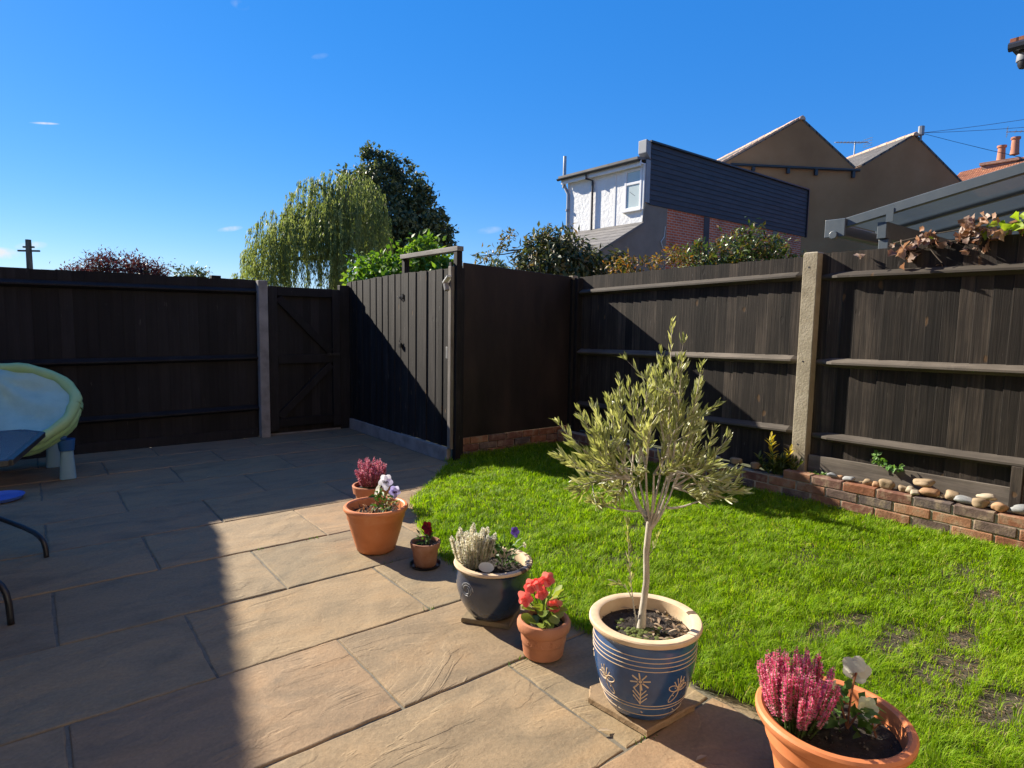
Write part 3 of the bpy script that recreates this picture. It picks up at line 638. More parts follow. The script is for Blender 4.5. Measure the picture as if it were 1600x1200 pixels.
# ---- flat panel on a brick plinth across the corner
panel = thing('corner_panel', 'flat dark painted timber panel in shade on a low brick plinth', 'panel', (4.0, 4.98, 0))
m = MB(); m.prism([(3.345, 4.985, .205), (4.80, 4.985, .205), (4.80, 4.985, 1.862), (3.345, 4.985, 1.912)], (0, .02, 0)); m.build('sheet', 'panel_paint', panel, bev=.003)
m = MB(); m.box(3.265, 3.342, 4.955, 5.015, 0, 1.852); m.build('batten', 'stain_shaded_tone', panel, bev=.004)
m = MB(); m.box(4.765, 4.82, 4.945, 4.982, .205, 1.83); m.build('batten', 'stain_shaded_tone', panel, bev=.003)
m = MB(); m.box(4.78, 4.86, 4.965, 5.03, 1.84, 1.875); m.build('post_cap', 'concrete', panel, bev=.004)
m = MB(); m.box(3.33, 4.84, 5.0, 5.08, -.02, .202); plinth = m.build('plinth', 'mortar', panel)
BR = MB(); BR.box(-.05, .05, -.1075, .1075, -.0325, .0325); brick_me = BR.mesh('brick')
bm = bmesh.new(); bm.from_mesh(brick_me); bmesh.ops.bevel(bm, geom=bm.edges[:], offset=.006, segments=1, affect='EDGES'); bm.to_mesh(brick_me); bm.free()
brick_me.materials.append(MATS['old_brick'])
def put_brick(parent, c, along='y', ln=.215, tilt=0.):
    o = bpy.data.objects.new('brick', brick_me); COL.objects.link(o); o.parent = parent; p = wloc(parent)
    o.location = (c[0]-p[0], c[1]-p[1], c[2]-p[2]); o.rotation_euler = (random.gauss(0, .006), random.gauss(0, .012), (0 if along == 'y' else math.pi/2) + random.gauss(0, .008)); o.scale = (1, ln/.215, 1); return o
for c in range(3):
    z = .025 + c*.071; x = 3.335 + (.0 if c % 2 else -.11)
    while x < 4.83:
        a, b = max(x, 3.335), min(x+.215, 4.835)
        if b-a > .05: put_brick(plinth, ((a+b)/2, 5.035 - random.uniform(0, .006), z), 'x', b-a)
        x += .227

# ---- raised bed: brick wall, soil, pebbles
bed = thing('brick_bed_wall', 'low raised bed wall of old mixed bricks along the right fence', 'wall', (4.65, 2.4, 0))
m = MB(); m.box(4.607, 4.69, -.9, 4.96, -.03, .17); m.box(4.607, 4.69, -.9, 2.36, .171, .228); m.build('mortar_core', 'mortar', bed)
for c in range(4):
    z = -.002 + c*.0685; y = -.9 + (.113 if c % 2 else 0)
    end = 2.37 if c == 3 else 4.95
    while y < end:
        b = min(y+.215, end)
        if b-y > .06: put_brick(bed, (4.652 + random.uniform(-.003, .003), (y+b)/2, z + random.uniform(-.002, .002)), 'y', b-y)
        y += .226
m = MB(); nx, ny = 6, 90; vs, fs = [], []
for j in range(ny+1):
    for i in range(nx+1):
        yy = -.92 + 5.87*j/ny; top = .19 if yy < 2.3 else .135
        vs.append((4.685 + .2*i/nx, yy, top + .012*math.sin(11*yy+3*i) + random.uniform(-.008, .008)))
for j in range(ny):
    for i in range(nx): a = j*(nx+1)+i; fs.append((a, a+1, a+nx+2, a+nx+1))
m.add(vs, fs); m.build('bed_soil', 'soil', bed, smooth='all')
def pebble(label, mat, c, sx, sy, sz, rz=0., seed=0, group='pebbles on the brick bed wall', cat='pebble'):
    bm = bmesh.new(); bmesh.ops.create_icosphere(bm, subdivisions=3, radius=1); rr = random.Random(seed); ph = [rr.uniform(0, 6) for _ in range(6)]
    for v in bm.verts:
        q = v.co; k = 1 + .15*math.sin(2.1*q.x+ph[0])*math.cos(1.7*q.y+ph[1]) + .10*math.sin(3.4*q.z+2.6*q.x+ph[2]) + .06*math.sin(4.7*q.y+ph[3]) + .03*math.sin(7*q.x+5*q.z+ph[4])
        s = lambda t: math.copysign(abs(t)**.78, t)
        v.co = Vector((s(q.x)*sx, s(q.y)*sy, s(q.z)*sz))*k
    me = bpy.data.meshes.new('pebble'); bm.to_mesh(me); bm.free()
    o = link('pebble', me, mat, None, c, 'all'); o.rotation_euler = (rr.uniform(-.12, .12), rr.uniform(-.12, .12), rz); return tag(o, label, cat, group)
PEB = [('tan rounded pebble nearest the concrete post on the brick bed', 'pebble_brown', (4.69, 1.965, .235), .04, .05, .036, .2),
       ('small dark pebble below the tan pebble near the concrete post', 'pebble_grey', (4.655, 2.02, .258), .03, .045, .018, .2),
       ('dark grey flat pebble between the tan pebble and the ivy sprig', 'pebble_grey', (4.66, 1.86, .256), .03, .05, .018, -.2),
       ('buff pebble on the wall top below the ivy sprig', 'pebble', (4.68, 1.70, .25), .035, .042, .028, .3),
       ('small orange pebble beside the buff pebble below the ivy', 'pebble_brown', (4.67, 1.62, .25), .025, .03, .022, .1),
       ('lumpy tan pebble on the wall top right of the ivy sprig', 'pebble', (4.665, 1.515, .268), .045, .06, .038, .15),
       ('small pinkish pebble right of the lumpy tan pebble', 'pebble', (4.665, 1.385, .258), .035, .036, .028, .5),
       ('small pale cream pebble in front of the large smooth stone', 'pebble_pale', (4.65, 1.315, .262), .03, .035, .026, .2),
       ('large smooth buff stone resting on top of other pebbles', 'pebble', (4.705, 1.235, .318), .055, .08, .03, .1),
       ('angular red brown stone beneath the large smooth buff stone', 'pebble_brown', (4.675, 1.175, .268), .05, .075, .034, -.1),
       ('small cream pebble at the wall edge below the large smooth stone', 'pebble_pale', (4.635, 1.27, .256), .028, .034, .02, .4),
       ('round tan pebble right of the red brown stone', 'pebble', (4.69, 1.0, .272), .045, .055, .036, .3),
       ('long dark grey striped pebble lying flat on the wall', 'pebble_grey', (4.66, .905, .265), .038, .075, .026, .12),
       ('smooth pale grey oval stone on top near the stub post', 'pebble_pale', (4.69, .76, .305), .042, .065, .026, -.15),
       ('yellowish speckled pebble under the pale oval stone', 'pebble', (4.655, .79, .268), .04, .056, .034, .1),
       ('orange brown rounded pebble right of the speckled one', 'pebble_brown', (4.66, .655, .265), .042, .052, .036, .3),
       ('grey green striped pebble at the right edge of the wall', 'pebble_grey', (4.68, .53, .268), .045, .06, .034, .1)]
YF = lambda y: .92 + (y-.53)*(1.98-.92)/(1.965-.53)      # spread along the visible wall
for i, (lb, mt, c, sx, sy, sz, rz) in enumerate(PEB): pebble(lb, mt, (c[0], YF(c[1]), c[2]), sx*.85, sy*.78, sz*.85, rz, i+3)
for i, (c, mt, sz) in enumerate([((4.66, 2.62, .215), 'pebble_brown', .045), ((4.67, 2.82, .215), 'pebble', .05), ((4.66, 3.0, .21), 'pebble_grey', .04), ((4.665, 3.2, .212), 'pebble', .045)]):
    pebble(['brown', 'buff', 'grey', 'tan'][i] + ' shaded pebble on the low wall behind the olive tree, ' + ['nearest the yellow shrub', 'second from the yellow shrub', 'third from the yellow shrub', 'farthest from the yellow shrub'][i], mt, c, sz*.8, sz, sz*.6, .3*i, i+40, 'shaded pebbles behind the olive tree')

# ================================================================== BUILDINGS
# ---- white rendered outrigger with slate-clad flank
X0, Y0 = 13.74, 11.48; Y1 = 14.56
wh = thing('white_house', 'white pebbledashed house wing with dark clad flank, red brick below and grey lean-to', 'house', (X0, Y0, 0))
m = MB(); m.box(X0+.01, 22.6, Y0+.03, Y1-.01, 0, 5.75); m.build('core', 'white_smooth', wh)
# white wall with an opening for the window
wy0, wy1, wz0, wz1 = Y0+.12, Y0+.66, 4.62, 5.70
m = MB()
for (a, b, c, d) in ((Y0+.35-.35, wy0, 4.0, 5.82), (wy1, Y1, 4.0, 5.82), (wy0, wy1, 4.0, wz0), (wy0, wy1, wz1, 5.82)): m.box(X0-.04, X0+.005, a, b, c, d)
m.build('pebbledash_wall', 'white_render', wh)
for y in (Y0+.0, Y0+1.05, Y0+2.02, Y0+2.98):
    m = MB(); m.box(X0-.055, X0-.041, y, y+.07, 4.15, 5.8); m.build('render_strip', 'white_smooth', wh)
win = None
m = MB()
m.box(X0-.07, X0+.0, wy0-.04, wy0+.03, wz0-.02, wz1+.03); m.box(X0-.07, X0, wy1-.03, wy1+.04, wz0-.02, wz1+.03)
m.box(X0-.068, X0, wy0+.03, wy1-.03, wz1-.04, wz1+.028); m.box(X0-.068, X0, wy0+.03, wy1-.03, wz0-.018, wz0+.05); m.box(X0-.068, X0, wy0+.03, wy1-.03, 5.30, 5.37)
win = m.build('window', 'upvc', wh, bev=.006)
m = MB(); m.box(X0-.045, X0-.03, wy0+.03, wy1-.03, wz0+.05, 5.30); m.build('pane', 'window_pane', win)
m = MB(); m.box(X0-.045, X0-.03, wy0+.03, wy1-.03, 5.37, wz1-.04); m.build('pane', 'window_pane', win)
m = MB(); m.box(X0-.13, X0-.0, wy0-.08, wy1+.08, wz0-.07, wz0-.021); m.build('sill', 'upvc', win, bev=.006)
m = MB(); m.bar((X0-.046, wy0+.2, 4.98), (X0-.046, wy0+.4, 5.12), .002, .012); m.build('handle', 'gutter_black', win)
m = MB(); m.prism([(X0-.30, Y0+.06, 5.90), (X0+4.4, Y0+.06, 6.32), (X0+4.4, Y0+.06, 6.40), (X0-.30, Y0+.06, 5.97)], (0, Y1-Y0+.12, 0)); m.build('roof', 'roof_slate', wh)
m = MB(); m.box(X0-.20, X0-.15, Y0+.04, Y1+.15, 5.74, 5.895); m.build('fascia', 'upvc', wh)
m = MB(); m.box(X0-.15, X0, Y0+.04, Y1+.12, 5.80, 5.83); m.build('soffit', 'upvc', wh)
m = MB(); ang = [math.pi + math.pi*k/8 for k in range(9)]
sec = [(.06*math.cos(a), .06*math.sin(a)) for a in ang] + [(.05*math.cos(a), .05*math.sin(a)) for a in ang[::-1]]
m.prism([(X0-.262+a, Y0+.02, 5.90+b) for a, b in sec], (0, Y1-Y0+.22, 0)); m.build('gutter', 'gutter_black', wh)
m = MB(); m.tube([(X0-.25, Y0+2.08, 5.85), (X0-.25, Y0+2.08, 5.72), (X0-.10, Y0+1.94, 5.66), (X0-.10, Y0+1.94, 4.12)], .034, 8); m.build('downpipe', 'gutter_black', wh, smooth=True)
m = MB(); m.tube([(X0-.08, Y1+.13, 6.62), (X0-.08, Y1+.13, 5.72), (X0-.06, Y1-.05, 5.42), (X0-.06, Y1-.05, 3.6)], .055, 10); fl = m.build('flue', 'galv_metal', wh, smooth=True)
for z in (5.65, 4.9): m2 = MB(); m2.tube([(X0-.08, Y1+(.13 if z > 5.5 else -.05), z), (X0-.08, Y1+(.13 if z > 5.5 else -.05), z+.06)], .066, 10); m2.build('collar', 'lead_grey', fl)
# slate clad flank, lapped courses
nrow = 12; zt, zb = 6.40, 4.74
for k in range(nrow):
    za, zc = zb + (zt-zb)*k/nrow, zb + (zt-zb)*(k+1)/nrow
    m = MB(); x0, x1 = X0+.16, 22.84
    m.prism([(x0, Y0-.040, za-.012), (x0, Y0-.02, zc), (x0, Y0+.0, zc), (x0, Y0+.0, za-.02)], (x1-x0, 0, 0)); m.build('cladding_course', 'slate_clad', wh)
m = MB(); m.box(X0+.10, 22.88, Y0-.09, Y0+.25, 6.401, 6.45); m.build('coping', 'gutter_black', wh)
m = MB(); m.box(22.845, 22.90, Y0-.08, Y0+.0, 4.70, 6.40); m.build('edge_trim', 'gutter_black', wh)
m = MB(); m.prism([(X0-.06, Y0-.05, 6.10), (X0+.14, Y0-.05, 5.92), (X0+.14, Y0-.05, 6.42), (X0-.06, Y0-.05, 6.46)], (0, .30, 0)); m.build('end_cap', 'lead_grey', wh, bev=.02)
m = MB(); m.box(X0-.02, X0+.155, Y0-.045, Y0-.001, 4.76, 5.92); m.build('corner_trim', 'lead_grey', wh, bev=.01)
m = MB(); m.prism([(12.05, Y0-.012, 3.30), (X0-.05, Y0-.012, 4.16), (X0-.05, Y0-.012, 4.45), (X0+.0, Y0-.012, 4.74), (14.74, Y0-.012, 4.74), (14.74, Y0-.012, 0), (12.05, Y0-.012, 0)], (0, .06, 0)); m.build('grey_flank', 'grey_render', wh)
m = MB(); m.prism([(X0-.05, Y0+.06, 4.05), (X0-.10, Y0-.02, 4.20), (X0-.06, Y0-.02, 4.74), (X0+.02, Y0-.02, 4.74)], (.04, .02, 0)); m.build('corner_splay', 'concrete', wh)
m = MB(); m.box(12.1, X0, Y0+.05, Y1-.05, 0, 3.2); m.build('lean_to_wall', 'grey_render', wh)
ltr = MB(); ltr.prism([(11.92, Y0-.07, 3.23), (X0-.045, Y0-.07, 4.165), (X0-.045, Y0-.07, 4.22), (11.92, Y0-.07, 3.285)], (0, Y1-Y0+.1, 0)); lr = ltr.build('lean_to_roof', 'roof_slate', wh)
for k in range(8):
    t = (k+.5)/8; x = 11.92 + (X0-.05-11.92)*t; z = 3.285 + .935*t
    m = MB(); m.bar((x, Y0-.075, z+.006), (x, Y1+.02, z+.006), .24, .014, (-.935*.55, 0, 1)); m.build('tile_course', 'roof_slate', lr)
m = MB(); m.box(14.745, 22.6, Y0-.006, Y0+.02, 0, 4.735); m.build('brick_flank', 'red_brick_wall', wh)
for x, w in ((16.55, .28), (20.6, .35)):
    m = MB(); m.box(x, x+w, Y0-.02, Y0-.007, 0, 4.71); m.build('dark_pier', 'grey_render' if x > 18 else 'slate_clad', wh)
m = MB(); m.tube([(14.6, Y0-.03, 3.55), (14.45, Y0-.06, 3.75), (14.62, Y0-.03, 3.9), (14.66, Y0-.03, 4.2)], .012, 6); m.build('cable', 'white_plastic', wh)

# ---- brown rendered double gable, turned a little off the yard's axes
A_ = R_(28.5); nb = Vector((math.sin(A_), math.cos(A_), 0)); tb = Vector((nb.y, -nb.x, 0)); DB = 26.0
def BP(t, z, d=0.): q = nb*(DB+d) + tb*t; return (q.x, q.y, z)
br = thing('brown_house', 'brown rendered double gabled house with orange verge tiles behind the clad flank', 'house', BP(18, 0))
G1 = [(13.2, 8.13), (17.57, 10.69), (20.42, 8.72)]; G2 = [(20.42, 8.72), (20.95, 8.93), (23.44, 10.39), (29.0, 6.35)]
poly = [(13.2, 0)] + G1 + G2[1:] + [(29.0, 0)]
m = MB(); m.prism([BP(t, z) for t, z in poly], nb*9); o = m.build('wall', 'brown_render', br); recalc(o.data)
def slope(a, b, name, mat, d0=-.12, d1=9.2, th=.09):
    a, b = Vector((a[0], a[1])), Vector((b[0], b[1])); u = (b-a).normalized(); nn = Vector((-u.y, u.x)); nn = nn if nn.y > 0 else -nn
    pts = [a, b, b+nn*th, a+nn*th]; m = MB(); m.prism([BP(p.x, p.y, d0) for p in pts], nb*(d1-d0)); o = m.build(name, mat, br); recalc(o.data); return o
r1 = slope(G1[0], G1[1], 'roof_slope', 'slate_roof', -.02); slope((17.57, 10.69), (20.42, 8.72), 'roof_slope', 'slate_roof', -.02)
slope((20.8, 8.84), (23.44, 10.39), 'roof_slope', 'slate_roof', -.02); slope((23.44, 10.39), (29.0, 6.35), 'roof_slope', 'slate_roof', -.02)
# verge tiles on the sunny rake of gable 1
N = 15
for k in range(N):
    t0, t1 = k/N, (k+.93)/N; a = Vector(G1[0]); b = Vector(G1[1]); p, q = a.lerp(b, t0), a.lerp(b, t1); p = Vector((p.x, p.y+.10)); q = Vector((q.x, q.y+.10))
    m = MB(); m.bar(BP(p.x, p.y, .10), BP(q.x, q.y+.012, .10), .30, .09); m.build('verge_tile', 'ridge_tile', br, bev=.015)
for (t, z) in ((17.57, 10.80), (23.44, 10.50)):
    for k in range(16):
        m = MB(); d0 = -.1 + k*.56; pts = [(t-.16, z-.13), (t-.12, z-.02), (t, z+.05), (t+.12, z-.02), (t+.16, z-.13)]
        m.prism([BP(a, b+.01*(k % 2), d0) for a, b in pts], nb*.53); o = m.build('ridge_tile', 'ridge_tile', br); recalc(o.data)
m = MB(); m.tube([BP(14.2, 8.50, -.12), BP(20.6, 8.62, -.12)], .06, 8); pipe = m.build('waste_pipe', 'gutter_black', br, smooth=True)
for t in (15.3, 17.0, 18.4, 20.3): m = MB(); m.bar(BP(t, 8.58, -.1), BP(t, 8.28, -.1), .14, .1, tuple(nb)); m.build('pipe_bracket', 'gutter_black', pipe)
m = MB(); m.box(*[c for c in (0, .34, 0, .3, 0, .5)]); o = m.build('hopper', 'lead_grey', br); o.location = Vector(BP(14.15, 8.30, -.3)) - Vector(br.location)
# telephone bracket on the apex of gable 2, with its wires
q = BP(23.72, 10.16, -.06); m = MB(); m.tube([q, (q[0], q[1], q[2]+.25)], .05, 6); m.tube([(q[0], q[1], q[2]+.25), (q[0], q[1], q[2]+.65)], .13, 8); bk = m.build('cable_bracket', 'lead_grey', br)
wr = thing('overhead_wires', 'thin overhead wires running right from the brown gable', 'wires', (q[0], q[1], q[2]))
for (e, sag) in (((46, 4.0, 13.6), .4), ((46, 3.0, 12.6), .5), ((40, 2.0, 7.2), .4), ((40, 1.0, 6.9), .5)):
    a = Vector(q) + Vector((0, 0, .35)); b = Vector(e); m = MB(); m.tube(bezier(a, (a+b)/2 - Vector((0, 0, sag)), b, 10), .011, 4); m.build('wire', 'gutter_black', wr)
def aerial(base, h, label, turn=0., s=1.):
    t = thing('tv_aerial', label, 'aerial', base); b = Vector(base)
    m = MB(); m.tube([b, b+Vector((0, 0, h))], .022*s, 6); m.build('mast', 'galv_metal', t)
    d = Vector((math.cos(turn), math.sin(turn), .10)); e = Vector((-d.y, d.x, 0)).normalized(); top = b + Vector((0, 0, h-.05))
    m = MB(); m.tube([top-d*.95*s, top+d*.65*s], .016*s, 6); m.build('boom', 'galv_metal', t)
    for k in range(9):
        p = top - d*(.9-.16*k)*s; l = (.10+.012*k)*s; m = MB(); m.tube([p-e*l, p+e*l], .009*s, 4); m.build('element', 'galv_metal', t)
    p = top + d*.62*s; m = MB()
    for z in (-.14, -.05, .05, .14): m.tube([p-e*.2*s+Vector((0, 0, z*s)), p+e*.2*s+Vector((0, 0, z*s))], .01*s, 4)
    m.build('reflector', 'galv_metal', t)
# aerials were seen rising from behind the second gable and beside the far chimney
a1 = nb*(DB+6) + tb*25.05; aerial((a1.x, a1.y, 9.6), 2.3, 'television aerial on a mast between the two brown gables', -.35, 1.5)

# ---- far red-tiled roof with chimney
fr = thing('far_house', 'far house with orange clay tiled roof seen above the glazed canopy', 'house', (40, 4, 0))
m = MB(); m.box(33.4, 45, -6, 11.6, 0, 6.6); m.build('wall', 'plain_brick_wall', fr)
def FZ(y): return 9.75 + (11.79-y)*.20
ra, rb, rc = Vector((40, 11.79, FZ(11.79))), Vector((40, -6, 11.6)), Vector((32.9, -6, 5.6)); rd = Vector((32.9, 11.9, 5.6))
m = MB(); m.prism([ra, rb, rc, rd], (0, 0, .14)); o = m.build('roof', 'clay_roof', fr); recalc(o.data)
m = MB(); m.prism([ra, rb, Vector((46, -6, 5.6)), Vector((46, 11.9, 5.6))], (0, 0, .14)); o = m.build('roof', 'clay_roof', fr); recalc(o.data)
m = MB(); m.prism([(33.6, 11.55, 6.0), (40, 11.55, 9.7), (45, 11.55, 6.4)], (0, -.2, 0)); m.build('gable', 'plain_brick_wall', fr)
cy = MB(); cy.box(39.7, 40.9, 9.3, 10.75, 7.5, 9.98); cy.box(39.6, 41.0, 9.2, 10.85, 9.98, 10.12); ch = cy.build('chimney', 'plain_brick_wall', fr)
for yy, dz in ((9.55, .30), (10.1, .0)):
    m = MB(); m.lathe([(.21, 0), (.19, .1), (.16, .72), (.21, .76), (.21, .86), (.14, .86), (.13, .6)], (40.2, yy, 10.10 + dz), 16); m.build('chimney_pot', 'chimney_clay', ch, smooth=True)
aerial((40.2, 9.05, 9.9), 1.6, 'television aerial beside the far chimney pots', 1.9, 1.4)

# ---- glazed grey canopy of the neighbour, behind the right fence
cn = thing('glazed_canopy', 'dark grey aluminium canopy with glazed sloping roof behind the right fence', 'canopy', (6.2, 2.7, 0))
def CZ(y): return 2.335 + (2.77-y)*.205
for k, x in enumerate((6.2, 6.95, 7.7, 8.45, 9.15)):
    h = .085 if k == 0 else .06
    m = MB(); m.bar((x, 2.74, CZ(2.74)+.0), (x, -1.6, CZ(-1.6)), .06, h); m.build('rafter', 'alu_grey', cn, bev=.005)
    if k:
        xp = (6.2, 6.95, 7.7, 8.45)[k-1]; m = MB(); m.bar(((x+xp)/2, 2.72, CZ(2.72)+.0), ((x+xp)/2, -1.6, CZ(-1.6)), x-xp-.062, .012); m.build('roof_sheet', 'roof_sheet', cn)
m = MB(); m.box(6.17, 9.2, 2.76, 2.86, 2.235, 2.345); m.build('gutter', 'alu_grey', cn, bev=.012)
m = MB(); m.box(6.14, 6.168, 2.70, 2.89, 2.215, 2.385); m.tube([(6.12, 2.80, 2.235), (6.19, 2.80, 2.235)], .04, 10); m.build('gutter_end', 'alu_grey', cn, bev=.006)
m = MB(); m.box(6.2, 9.2, 2.36, 2.44, 2.17, 2.32); m.build('beam', 'alu_grey', cn, bev=.005)
m = MB(); m.box(6.22, 6.31, 2.345, 2.43, 0, 2.165); m.build('post', 'alu_grey', cn, bev=.005)
m = MB(); m.box(6.165, 6.172, 2.30, 2.36, 2.31, 2.43); m.build('bracket', 'alu_grey', cn)
m = MB(); m.box(9.2, 9.26, -.9, 2.8, 2.1, 2.3); m.build('wall_plate', 'alu_grey', cn)

# ---- neighbour's house at the far right: only its eave corner shows
nh = thing('right_house', 'corner of dark eaves jutting in at the upper right edge', 'house', (10, 0, 0))
m = MB(); m.box(9.35, 15, -6, 2.02, 0, 4.5); m.build('wall', 'plain_brick_wall', nh)
m = MB(); m.box(9.05, 15.2, -6.2, 2.20, 4.50, 4.53); m.build('soffit', 'bark_dark', nh)
m = MB(); m.prism([(9.0, 2.25, 4.53), (9.0, -6.2, 4.53), (9.0, -6.2, 4.60), (9.0, 2.25, 4.60)], (.05, 0, 0)); m.box(9.05, 15, 2.20, 2.25, 4.53, 4.60); m.build('fascia', 'gutter_black', nh)
m = MB(); m.prism([(8.97, 2.27, 4.601), (8.97, -6.2, 4.601), (12, -6.2, 5.5), (12, 2.27, 5.5)], (0, 0, .06)); o = m.build('roof', 'clay_roof', nh); recalc(o.data)
m = MB(); m.tube([(8.95, 2.27, 4.56), (8.95, -6.2, 4.56)], .05, 8); m.build('gutter', 'gutter_black', nh)
cc = thing('eave_camera', 'small dome camera hanging under the eaves at the upper right edge', 'camera', (9.12, 2.15, 4.4))
m = MB(); m.lathe([(.0, 4.499), (.07, 4.499), (.075, 4.43), (.07, 4.42)], (9.10, 2.155, 0), 16); m.build('base', 'lead_grey', cc, smooth=True)
m = MB(); m.lathe([(.062, 4.42), (.058, 4.38), (.04, 4.345), (.0, 4.33)], (9.10, 2.155, 0), 16); m.build('dome', 'gutter_black', cc, smooth=True)

# ---- neighbour's tall gable to the left, out of the picture: it shades the left of the patio
gh = thing('left_house', 'tall brick gable house beyond the left fence, shading the patio', 'house', (-5, 12, 0))
YG = 9.6; S_ = 1.229
zc = (YG-3.87)/1.667; xe = .83 - .5*zc
pe = (xe+.16, zc-.16*S_); pa = (xe-3.3, zc+3.3*S_)
m = MB(); m.prism([(pe[0]-.1, YG+.02, 0), (pe[0]-.1, YG+.02, pe[1]-.0), (pa[0], YG+.02, pa[1]-.15), (2*pa[0]-pe[0]+.1, YG+.02, pe[1]), (2*pa[0]-pe[0]+.1, YG+.02, 0)], (0, 9, 0)); o = m.build('wall', 'plain_brick_wall', gh); recalc(o.data)
for sgn in (1, -1):
    a = Vector((pe[0] if sgn > 0 else 2*pa[0]-pe[0], YG, pe[1])); b = Vector((pa[0], YG, pa[1]))
    m = MB(); m.prism([a, b, b+Vector((0, 0, -.14)), a+Vector((0, 0, -.14))], (0, 9, 0)); o = m.build('roof', 'clay_roof', gh); recalc(o.data)
    nt_ = 44
    for k in range(nt_):
        p, q2 = a.lerp(b, (k+.05)/nt_), a.lerp(b, (k+.95)/nt_)
        if sgn > 0: m = MB(); m.bar(p+Vector((0, .05, .012)), q2+Vector((0, .05, .045)), .2, .03); m.build('verge_tile', 'clay_tile', gh)
for (xa, za) in ((pa[0]-.5, 1.0), (pa[0]-.5, 4.0)):
    m = MB(); m.box(xa, xa+1.1, YG-.03, YG+.021, za, za+1.2); w_ = m.build('window', 'upvc', gh)
    m = MB(); m.box(xa+.07, xa+.52, YG-.04, YG-.031, za+.07, za+1.13); m.box(xa+.58, xa+1.03, YG-.04, YG-.031, za+.07, za+1.13); m.build('pane', 'window_pane', w_)

# ---- telegraph pole far left
tp = thing('telegraph_pole', 'thin telegraph pole with crossbars above the left fence', 'pole', (.40, 38.0, 0))
m = MB(); m.tube([(.40, 38, 0), (.40, 38, 4.95)], [.16, .12], 10); m.build('shaft', 'bark_dark', tp)
for z, l in ((4.42, .52), (4.6, .26)): m = MB(); m.bar((.40-l*.78, 38+l*.62, z), (.40+l*.78, 38-l*.62, z), .09, .08); m.build('crossbar', 'bark_dark', tp)

# ---- the home behind the camera: brick rear wall with patio doors, facing the yard; unseen, set close for warm bounce and less sky
hm = thing('home_wall', 'unseen warm brick rear wall of the home behind the viewpoint, set close to bounce light', 'house', (0, -.9, 0)); HY = -.95
m = MB(); m.box(-6, -1.2, HY-.3, HY, 0, 6.2); m.box(1.0, 7.5, HY-.3, HY, 0, 6.2); m.box(-1.2, 1.0, HY-.3, HY, 2.15, 6.2); m.build('wall', 'warm_brick_wall', hm)
m = MB(); m.box(-1.2, -1.12, HY-.2, HY-.05, 0, 2.15); m.box(.92, 1.0, HY-.2, HY-.05, 0, 2.15); m.box(-1.12, .92, HY-.2, HY-.05, 2.07, 2.15); m.box(-.14, -.06, HY-.2, HY-.05, 0, 2.07); d_ = m.build('patio_door', 'upvc', hm)
m = MB(); m.box(-1.12, -.14, HY-.14, HY-.12, 0, 2.07); m.box(-.06, .92, HY-.14, HY-.12, 0, 2.07); m.build('pane', 'window_pane', d_)
for xa in (-3.6, 1.4, 4.4):
    m = MB(); m.box(xa, xa+1.3, HY+.001, HY+.05, 3.6, 4.8); w_ = m.build('window', 'upvc', hm, bev=.01); m = MB(); m.box(xa+.08, xa+1.22, HY+.051, HY+.056, 3.68, 4.72); m.build('pane', 'window_pane', w_)
m = MB(); m.prism([(-6.3, HY+.35, 6.05), (7.8, HY+.35, 6.05), (7.8, HY-4, 8.8), (-6.3, HY-4, 8.8)], (0, 0, .12)); o = m.build('roof', 'clay_roof', hm); recalc(o.data)

# ---- added unseen brick wing left of the patio, blocking sky to deepen the shade
lw_ = thing('sky_block_wing', 'added unseen brick wing left of the patio, blocking sky light', 'house', (-3, 1.5, 0))
m = MB(); m.box(-7, -2.75, -.9, 4.3, 0, 5.4); m.build('wall', 'warm_brick_wall', lw_)
m = MB(); m.prism([(-2.6, -.95, 5.35), (-2.6, 4.5, 5.35), (-7, 4.5, 6.6), (-7, -.95, 6.6)], (0, 0, .1)); o = m.build('roof', 'slate_roof', lw_); recalc(o.data)
m = MB(); m.box(-2.749, -2.70, 1.4, 2.5, 3.3, 4.5); w_ = m.build('window', 'upvc', lw_, bev=.01); m = MB(); m.box(-2.699, -2.695, 1.48, 2.42, 3.38, 4.42); m.build('pane', 'window_pane', w_)

# ================================================================== POTS
def pot(name, label, c, prof, mat, soil_r, soil_z, soil='soil', n=56):
    t = thing(name, label, 'pot', c)
    m = MB(); m.lathe(prof, c, n); o = m.build('body', mat, t, smooth=True)
    k = 7; vs = [(c[0], c[1], c[2]+soil_z+.004)]; fs = []; rr = random.Random(int(c[1]*1000))
    for i in range(1, k+1):
        for j in range(28):
            a = 2*math.pi*j/28; r = soil_r*i/k; vs.append((c[0]+r*math.cos(a), c[1]+r*math.sin(a), c[2]+soil_z + (rr.uniform(-.006, .006) if i < k else -.004)))
    for j in range(28): fs.append((0, 1+j, 1+(j+1) % 28))
    for i in range(k-1):
        for j in range(28): a = 1+i*28+j; b = 1+i*28+(j+1) % 28; fs.append((a, a+28, b+28, b))
    m = MB(); m.add(vs, fs); m.build('soil', soil, t, smooth='all')
    # crumbs on the soil
    q = 240; ang = RNG.random(q)*2*np.pi; rad = soil_r*np.sqrt(RNG.random(q))*.96
    P = np.stack([c[0]+rad*np.cos(ang), c[1]+rad*np.sin(ang), np.full(q, c[2]+soil_z+.002)], 1); D = rdir(q); D[:, 2] = np.abs(D[:, 2])*.4
    lv = leaves(P, D, rdir(q), RNG.uniform(.004, .012, q), RNG.uniform(.004, .009, q), 'leaf'); npmesh('soil_crumbs', *lv[:2], 'dry_bit' if soil == 'moss' else 'bark_dark', t, lv[2], kind='stuff')
    return t
def rim_roll(r, z, t=.010):
    return [(r-.012, z-.03), (r-.004, z-.026), (r+.002, z-.018), (r+.002, z-.008), (r-.004, z), (r-.016, z+.001), (r-.024, z-.005), (r-.028, z-.02)]
